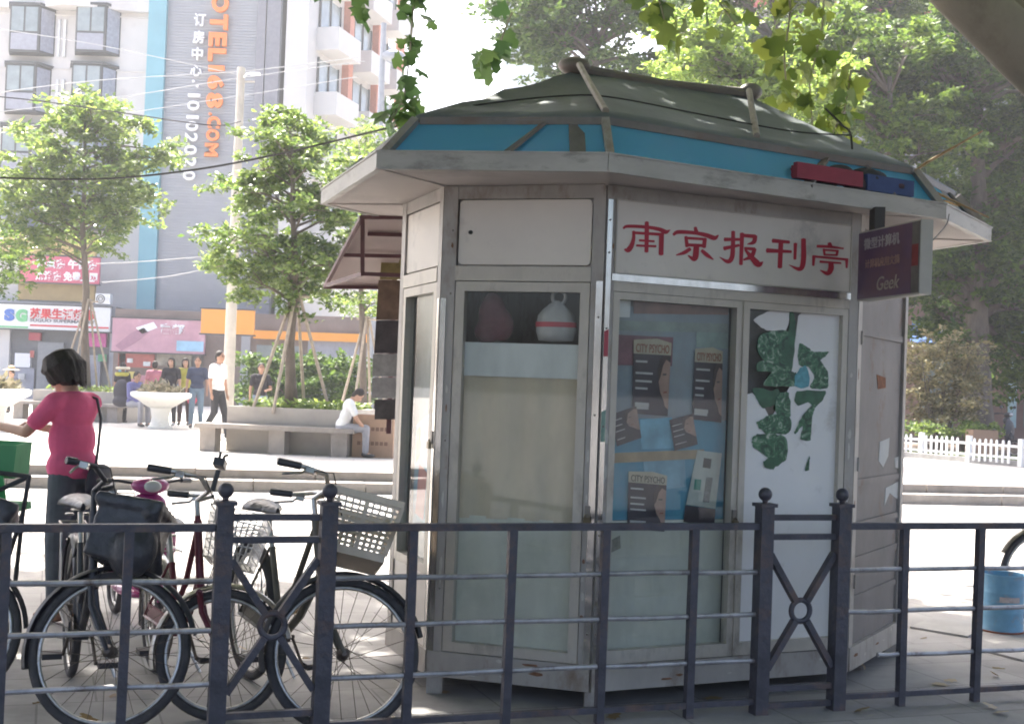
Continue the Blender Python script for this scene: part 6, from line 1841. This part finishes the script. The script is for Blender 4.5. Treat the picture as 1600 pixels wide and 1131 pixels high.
# low shops on the right behind the trees
o = empty('low_shop', (at(1560, 640, 40).x, 40, ZP), 'low brick shop with blue awnings behind the picket fence', 'building')
mb = MB(); mb.box((at(1360, 600, 40).x, 40, ZP), (at(1800, 600, 40).x, 46, at(1560, 470, 40).z)); mb.build('wall', mat('dull brick render', (.26, .17, .15), .85, var=.2, scale=1.5), o)
bluea = mat('blue awning cloth', (.05, .14, .42), .7, var=.15, trans=.25)
for px0, px1 in ((1425, 1500), (1508, 1570), (1578, 1660)):
    a, b, c, d = at(px0, 500, 40), at(px1, 500, 40), at(px1 + 3, 535, 38.4), at(px0 - 3, 535, 38.4)
    for q_ in (a, b): q_.y -= .03
    m2 = MB(); m2.slab([d, c, b, a], .03); m2.build('awning', bluea, o)
for px0, px1, m in ((1575, 1588, mat('pale cyan door', (.42, .60, .66), .6)), (1440, 1490, wgl), (1600, 1640, wgl)):
    m2 = MB(); bx(m2, px0, px1, 560, 668, 40, -.05, -.002); m2.build('door', m, o)

# ------------------------------------------------ shops along the left
SH = 56.0
sx = lambda px: at(px, 560, SH).x
shop = empty('shop_row', (sx(90), SH, ZP), 'grey shop fronts under the hotel with pale columns', 'building')
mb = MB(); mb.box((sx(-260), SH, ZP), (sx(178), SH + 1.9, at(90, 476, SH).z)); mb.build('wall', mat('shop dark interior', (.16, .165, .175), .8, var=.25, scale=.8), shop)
mb = MB(); mb.box((sx(-260), SH - .02, at(90, 515, SH).z), (sx(178), SH - .003, at(90, 476, SH).z)); mb.build('lintel', slatg, shop)
for px0, px1, py0, py1, m in ((0, 16, 515, 640, plaster), (172, 182, 515, 640, slatg), (20, 55, 575, 640, sidep), (60, 100, 535, 640, mat('shutter grey', (.24, .25, .26), .6)), (26, 50, 552, 574, wlet), (138, 158, 555, 640, sidep), (48, 66, 520, 532, mat('small red sign', (.45, .07, .09), .6)), (136, 168, 521, 542, mat('hot pink banner', (.62, .10, .33), .6)), (-60, -10, 520, 640, wgl)):
    m2 = MB(); bx(m2, px0, px1, py0, py1, SH, -.22, -.021); m2.build('front_panel', m, shop)
def board(name, px0, px1, py0, py1, Y, label, m, th=.18):
    o = empty(name, at((px0 + px1) / 2, py1, Y), label, 'sign')
    m2 = MB(); bx(m2, px0, px1, py0, py1, Y, 0, th); m2.build('board', m, o)
    k = Y / FPX
    m2 = MB(); a = at((px0 + px1) / 2, (py0 + py1) / 2, Y); w_, h_ = (px1 - px0) * k, (py1 - py0) * k
    for dx0, dx1, dz0, dz1 in ((-w_ / 2 - .05, w_ / 2 + .05, h_ / 2, h_ / 2 + .05), (-w_ / 2 - .05, w_ / 2 + .05, -h_ / 2 - .05, -h_ / 2)): m2.box((a.x + dx0, Y - .03, a.z + dz0), (a.x + dx1, Y + th, a.z + dz1))
    m2.build('trim', wfr, o)
    return o
def wr(o, txt, px, py, hpx, wpx, Y, m, bold=.03):
    k = Y / FPX
    lettering(txt, at(px, py, Y), (1, 0, 0), (0, 0, 1), hpx * k, m, o, width=wpx * k, bold=bold, extrude=.03, lift=.03)
BY = SH - .6
wsign = mat('white sign face', (.78, .78, .78), .5, var=.04); redl = mat('red sign letter', (.60, .04, .05), .5); grl = mat('green sign letter', (.16, .50, .22), .5); bll = mat('blue sign letter', (.06, .16, .50), .5); greyl = mat('grey sign letter', (.2, .2, .22), .5)
s = board('supermarket_sign', -30, 172, 477, 515, BY, 'white supermarket sign with red characters and a blue and green logo', wsign)
wr(s, 'S', 15, 492, 19, 16, BY, bll, .07); wr(s, 'G', 34, 493, 20, 18, BY, grl, .07)
wr(s, '苏果生活超市', 98, 491, 17, 102, BY, redl, .035); wr(s, 'SUGUO SUPERMARKET', 98, 502, 5, 102, BY, greyl, .03)
for px0, px1, m in ((-25, 44, grl), (47, 170, redl)):
    m2 = MB(); bx(m2, px0, px1, 509, 511.5, BY, -.03, -.004); m2.build('stripe', m, s)
pinkf = mat('pink sign face', (.60, .13, .20), .6, var=.06)
s = board('hourly_room_sign', 30, 155, 401, 442, BY, 'pink hotel sign with two lines of white characters above the shops', pinkf)
wr(s, '钟点房 午休房', 104, 413, 15, 95, BY, wlet, .04); wr(s, '沐浴房 免费上网', 104, 432, 15, 97, BY, wlet, .04)
s = board('ochre_sign', 28, 148, 444, 470, BY + .2, 'ochre shop sign below the pink hotel sign', mat('ochre sign face', (.30, .22, .10), .7, var=.2, scale=1.2))
s = board('yellow_banner', -40, 150, 362, 397, BY + .1, 'faded yellow banner half hidden by the tree crown', mat('faded yellow face', (.52, .38, .16), .7, var=.15, scale=1.0))
s = board('pink_banner_sign', 175, 320, 499, 551, 52.0, 'faded pink shop banner with white characters and a blue corner', mat('faded pink face', (.55, .30, .36), .6, var=.3, scale=.5, dirt=(.70, .60, .62), dirt_amt=.4, dirt_scale=.5))
wr(s, '富都', 270, 514, 16, 38, 52.0, wlet, .04)
m2 = MB(); bx(m2, 276, 318, 533, 549, 52.0, -.03, -.004); m2.build('blue_panel', mat('sky blue print panel', (.30, .52, .68), .5, var=.3, scale=.8), s)
for pts, m in ((((180, 540), (205, 520), (225, 512), (232, 520), (212, 535), (190, 548)), mat('mauve print', (.36, .18, .24), .6)), (((212, 512), (240, 503), (246, 512), (222, 522)), wlet)):
    m2 = MB(); m2.slab([at(x, y, 51.985) for x, y in pts], -.01); m2.build('print_patch', m, s)
s = board('orange_sign', 314, 397, 484, 522, 50.0, 'plain orange shop sign beside the concrete pole', mat('orange sign face', (.80, .33, .05), .6, var=.06, scale=.5))
o = empty('snack_shop', (at(330, 560, 51).x, 51, ZP), 'low brown shop with cluttered openings behind the standing people', 'building')
mb = MB(); mb.box((at(176, 580, 52.4).x, 52.4, ZP), (at(680, 580, 52.4).x, 56.9, at(400, 490, 52.4).z)); mb.build('wall', mat('brown shop wall', (.22, .17, .15), .8, var=.25, scale=.7), o)
for px0, px1, py0, py1, m in ((186, 242, 553, 574, mat('red shop poster', (.45, .12, .10), .6, var=.3, scale=1)), (196, 248, 586, 610, mat('pink counter', (.55, .26, .30), .6)), (246, 300, 552, 572, mat('menu board', (.34, .30, .24), .7, var=.4, scale=2)), (350, 362, 523, 640, slatg), (376, 390, 523, 640, slatg), (400, 470, 540, 640, wgl), (480, 560, 530, 640, sidep), (186, 196, 552, 640, tealm), (300, 316, 552, 640, wfr)):
    m2 = MB(); bx(m2, px0, px1, py0, py1, 52.4, -.12, -.002); m2.build('front_panel', m, o)
m2 = MB(); bx(m2, 398, 604, 520, 533, 52.4, -.3, -.13); m2.build('orange_fascia', MATS['orange sign face'], o)
gs_ = random.Random(12)
goods = [mat('shop goods %d' % i, c, .6, var=.3, scale=3) for i, c in enumerate(((.5, .12, .1), (.55, .45, .12), (.12, .3, .5), (.6, .6, .58), (.1, .32, .16), (.35, .2, .14)))]
for k in range(34):
    x0, y0 = gs_.choice(((gs_.uniform(18, 165), gs_.uniform(548, 600)), (gs_.uniform(200, 300), gs_.uniform(560, 605)), (gs_.uniform(400, 560), gs_.uniform(545, 600))))
    Yg = SH if x0 < 172 else 52.4
    m2 = MB(); bx(m2, x0, x0 + gs_.uniform(5, 13), y0, y0 + gs_.uniform(5, 12), Yg, -.34 - .004 * k, -.24 - .004 * k); m2.build('shelf_goods', gs_.choice(goods), shop if x0 < 172 else o)
ac = empty('air_conditioner', at(160, 475, BY), 'white air conditioner unit beside the ochre sign', 'air conditioner')
m2 = MB(); bx(m2, 149, 172, 459, 475, BY, 0, .35); m2.build('case', wsign, ac)
m2 = MB(); m2.ring(at(157, 467, BY - .02), .17, .02, Vector((1, 0, 0)), Vector((0, 0, 1)), 20, 6); m2.ring(at(157, 467, BY - .02), .09, .015, Vector((1, 0, 0)), Vector((0, 0, 1)), 16, 6); m2.build('fan_grille', wfr, ac)

# poles and wires
conc = mat('pole concrete', (.50, .45, .39), .85, var=.15, scale=4)
def pole(px, py_b, px2, py_t, Y, r, label, m, z0=ZP):
    b = at(px, 620, Y); b.z = z0; t = at(px2, py_t, Y); t.x = b.x + (t.x - at(px, py_t, Y).x) * 0 + 0
    o = empty('utility_pole', b, label, 'pole')
    mb = MB(); mb.tube([b, Vector((b.x, Y, t.z))], [r, r * .62], 14); mb.build('shaft', m, o, smooth=True)
    return o, Vector((b.x, Y, t.z))
po, ptop = pole(356, 600, 376, 106, 27.5, .13, 'tall tapering concrete pole with a lamp bracket', conc)
mb = MB(); mb.tube([ptop + Vector((0, 0, -.25)), ptop + Vector((.16, -.1, -.15)), ptop + Vector((.36, -.2, -.16))], .02, 6); mb.cbox(ptop + Vector((.34, -.2, -.17)), (.22, 0, 0), (0, .1, 0), (0, 0, .05)); mb.build('lamp_bracket', wsign, po, smooth=True)
mb = MB(); mb.tube([ptop + Vector((-.1, 0, -.3)), ptop + Vector((.3, 0, -.3))], .02, 6); mb.build('cross_arm', steel, po)
pg, gtop = pole(577, 600, 578, 36, 46.0, .16, 'grey steel pole in front of the apartment balconies', mat('grey pole paint', (.30, .32, .36), .6))
mb = MB(); mb.tube([gtop + Vector((.12, -.05, -1.3)), gtop + Vector((.62, -.05, -1.5))], .03, 6); mb.ell(gtop + Vector((.4, -.1, -1.2)), (.42, .2, .22)); mb.build('camera_housing', mat('grey pole paint', (.3, .32, .36)), pg, smooth='all')
for i, (pts, r, lab) in enumerate((
    ([(-40, 277, 12), (150, 280, 12), (300, 266, 12), (440, 240, 12), (600, 202, 12), (660, 190, 12)], .010, 'thick black overhead cable sagging across the tree crowns'),
    ([(-40, 148, 26), (60, 158, 26), (200, 178, 26), (330, 196, 26), (376, 190, 27.4)], .014, 'thin dark wire running down to the concrete pole'),
    ([(-40, 40, 40), (150, 70, 40), (376, 118, 40)], .014, 'pale overhead wire crossing the upper windows'),
    ([(-40, 150, 40), (150, 126, 40), (376, 112, 40), (560, 90, 40)], .014, 'pale overhead wire rising past the vertical letters'),
    ([(-40, 180, 42), (200, 150, 42), (376, 122, 42), (570, 96, 44)], .014, 'pale overhead wire just below the rising one'),
    ([(160, 441, 40), (260, 432, 40), (376, 412, 40), (560, 400, 40)], .016, 'pale wire above the pink banner'),
    ([(150, 412, 38), (230, 408, 38), (376, 396, 38)], .016, 'pale wire beside the pink hotel sign'),
    ([(-40, 205, 44), (120, 188, 44), (376, 150, 44), (560, 120, 44)], .013, 'lowest pale wire in front of the hotel windows'))):
    cable('overhead_wire', pts, r, lab, 'wire', wire if i < 2 else mat('pale wire sheath', (.42, .42, .43), .6))
# ================================================================== street plane trees whose crowns shade the pavement
bark = mat('plane tree bark', (.44, .39, .32), .85, var=.25, scale=3, stretch=(1, 1, .6), bump=.3, bscale=12, dirt=(.24, .205, .16), dirt_amt=.55, dirt_scale=3.0)
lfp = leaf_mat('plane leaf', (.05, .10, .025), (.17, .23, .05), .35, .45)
def canopy(root, x0, x1, y0, y1, n, seed):
    g = np.random.default_rng(seed); out = []
    while len(out) < n:
        k = n
        c = np.stack([g.uniform(x0, x1, k // 40 + 1), g.uniform(y0, y1, k // 40 + 1)], 1)
        for cx, cy in c:
            zmin = 1.46 + .335 * max(cy, 0) + 1.0
            z = zmin + .25 + g.uniform(0, 1) * 2.6
            hx, hy = cx - TOSUN.x / TOSUN.z * (z - 2.8), cy - TOSUN.y / TOSUN.z * (z - 2.8)      # a looser part of the crown lets streaks of sun through
            if ((hx - .9) / 1.7) ** 2 + ((hy - 7.0) / 1.1) ** 2 < 1 and g.uniform() < .6: continue
            q = g.normal(0, 1, (40, 3)) * np.array([.55, .55, .28]) + np.array([cx, cy, z])
            ok = q[:, 2] > 1.46 + .335 * np.maximum(q[:, 1], 0) + .35
            out += list(q[ok])
    return np.array(out[:n])
trees_ = []
for (bx_, by_, seed, lab, xr) in ((4.2, 6.6, 51, 'street plane tree with a mottled limb reaching over the kiosk', (-1.5, 8.5)), (-5.6, 4.6, 52, 'street plane tree whose leafy sprays hang against the white sky', (-10, -1.0))):
    root = empty('plane_tree', (bx_, by_, 0), lab, 'tree')
    trees_.append(root)
    mb = MB(); mb.tube([(bx_, by_, -.02), (bx_ + .03, by_, .6), (bx_ - .05, by_ + .05, 1.6), (bx_ - .12, by_ + .1, 2.5)], [.34, .27, .24, .25], 16); mb.build('trunk', bark, root, smooth='all')
    g = random.Random(seed)
    tops = []
    for k in range(5):
        t = g.uniform(0, 6.28); e = Vector((bx_ + 2.4 * math.cos(t), by_ + 2.4 * math.sin(t) * .8, 6.6))
        if seed == 51 and e.x < bx_ - .2 and k != 0: e.y = by_ - 2.0; 
        e.z = max(e.z, 1.46 + .335 * max(e.y, 0) + 1.8)
        mb = MB(); b0 = Vector((bx_ - .12, by_ + .1, 2.4)); mid = b0.lerp(e, .45) + Vector((0, 0, .5))
        if e.x < bx_ and seed == 51: mid.x = bx_ + .1
        mb.tube([b0, mid, e], [.16, .11, .04], 10); mb.build('limb', bark, root, smooth='all')
    leaves('crown', canopy(root, xr[0], xr[1], .5, 14.0, 15000, seed), .24, lfp, root, LEAF_PLANE, seed=seed, flat=1.2)
root = trees_[0]
# the limb that shows in the upper right corner
mb = MB()
A, B, C, D_ = Vector((4.08, 6.7, 2.45)), at(1640, 118, 6.2), at(1545, 30, 6.15), at(1440, -70, 6.1)
mb.tube([A, A.lerp(B, .6) + Vector((0, 0, .02)), B, C, D_, D_ + Vector((-.5, .2, .9))], [.19, .16, .15, .135, .12, .09], 14); mb.build('limb', bark, root, smooth='all')
mb = MB(); mb.tube([at(1612, 62, 6.25), at(1585, 10, 6.3), at(1560, -70, 6.4)], [.09, .08, .07], 12); mb.build('limb', bark, root, smooth='all')
# leafy sprays that hang into the view
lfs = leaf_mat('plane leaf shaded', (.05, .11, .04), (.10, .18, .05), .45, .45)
lfy = leaf_mat('plane leaf yellowing', (.07, .13, .025), (.20, .25, .05), .45, .45)
def spray(root, pts, n, spread, size, lm, seed):
    g = np.random.default_rng(seed)
    P = [at(*p) for p in pts]
    mb = MB(); mb.tube(P, [.006 * (1 - .6 * i / len(P)) + .002 for i in range(len(P))], 5)
    tw = mb.build('twig', bark, root, smooth='all')
    q = []
    for k in range(n):
        f = g.uniform(0, 1) * (len(P) - 1); i = int(min(f, len(P) - 2)); q.append(np.array(P[i].lerp(P[i + 1], f - i)) + g.normal(0, 1, 3) * np.array([spread, spread * 1.2, spread * .6]))
    leaves('foliage', np.array(q), size, lm, root, LEAF_PLANE, droop=.7, seed=seed, flat=.1)
rl = trees_[1]
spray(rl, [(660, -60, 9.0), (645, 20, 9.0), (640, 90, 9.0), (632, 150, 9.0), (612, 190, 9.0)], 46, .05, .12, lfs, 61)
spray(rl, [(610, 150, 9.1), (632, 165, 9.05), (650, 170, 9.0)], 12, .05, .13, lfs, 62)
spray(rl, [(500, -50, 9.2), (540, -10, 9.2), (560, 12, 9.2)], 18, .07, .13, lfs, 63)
spray(root, [(800, 20, 9.5), (780, 70, 9.5), (765, 95, 9.5), (745, 100, 9.5)], 14, .05, .13, lfs, 64)
spray(root, [(1230, -60, 8.0), (1235, 20, 8.0), (1225, 90, 8.0), (1230, 150, 8.0)], 46, .08, .12, lfy, 65)
spray(root, [(1290, -60, 8.5), (1285, 40, 8.5), (1265, 130, 8.5), (1270, 210, 8.5)], 50, .11, .12, lfy, 66)
spray(root, [(1330, 110, 8.5), (1320, 170, 8.5), (1300, 210, 8.5)], 26, .08, .12, lfy, 67)
spray(root, [(1000, -60, 9.0), (1030, 0, 9.0), (1045, 60, 9.0)], 26, .10, .14, lfp, 68)
spray(root, [(1130, -60, 9.0), (1120, 0, 9.0), (1150, 40, 9.0)], 24, .12, .14, lfp, 69)

# fallen leaves on the pavement
g = np.random.default_rng(77)
q = []
for k in range(90):
    x_, d_ = g.uniform(-1.6, 4.6), g.uniform(-3.2, .45)
    v = F0 + FU * x_ + FN * d_; q.append((v.x, v.y, .006))
fl = leaves('fallen_leaves', np.array(q), .075, leaf_mat('fallen leaf', (.16, .10, .04), (.34, .26, .10), .2), None, LEAF_PLANE * np.array([1, 1, .12]), off=F0, seed=78, flat=40.0)
tag(fl, 'scattered dry plane leaves lying on the pavement around the railing', 'leaves', kind='stuff')

# ================================================================== hazy air
hz = MB(); hz.box((-140, -25, -1.2), (140, 112, 36))
hm = bpy.data.materials.new('hazy air'); hm.use_nodes = True
n_, l_ = hm.node_tree.nodes, hm.node_tree.links
n_.remove(n_['Principled BSDF'])
pv = n_.new('ShaderNodeVolumePrincipled'); pv.inputs['Color'].default_value = (.93, .95, 1.0, 1); pv.inputs['Density'].default_value = .0013; pv.inputs['Anisotropy'].default_value = .35
l_.new(pv.outputs['Volume'], n_['Material Output'].inputs['Volume'])
tag(hz.build('haze', hm), kind='stuff')
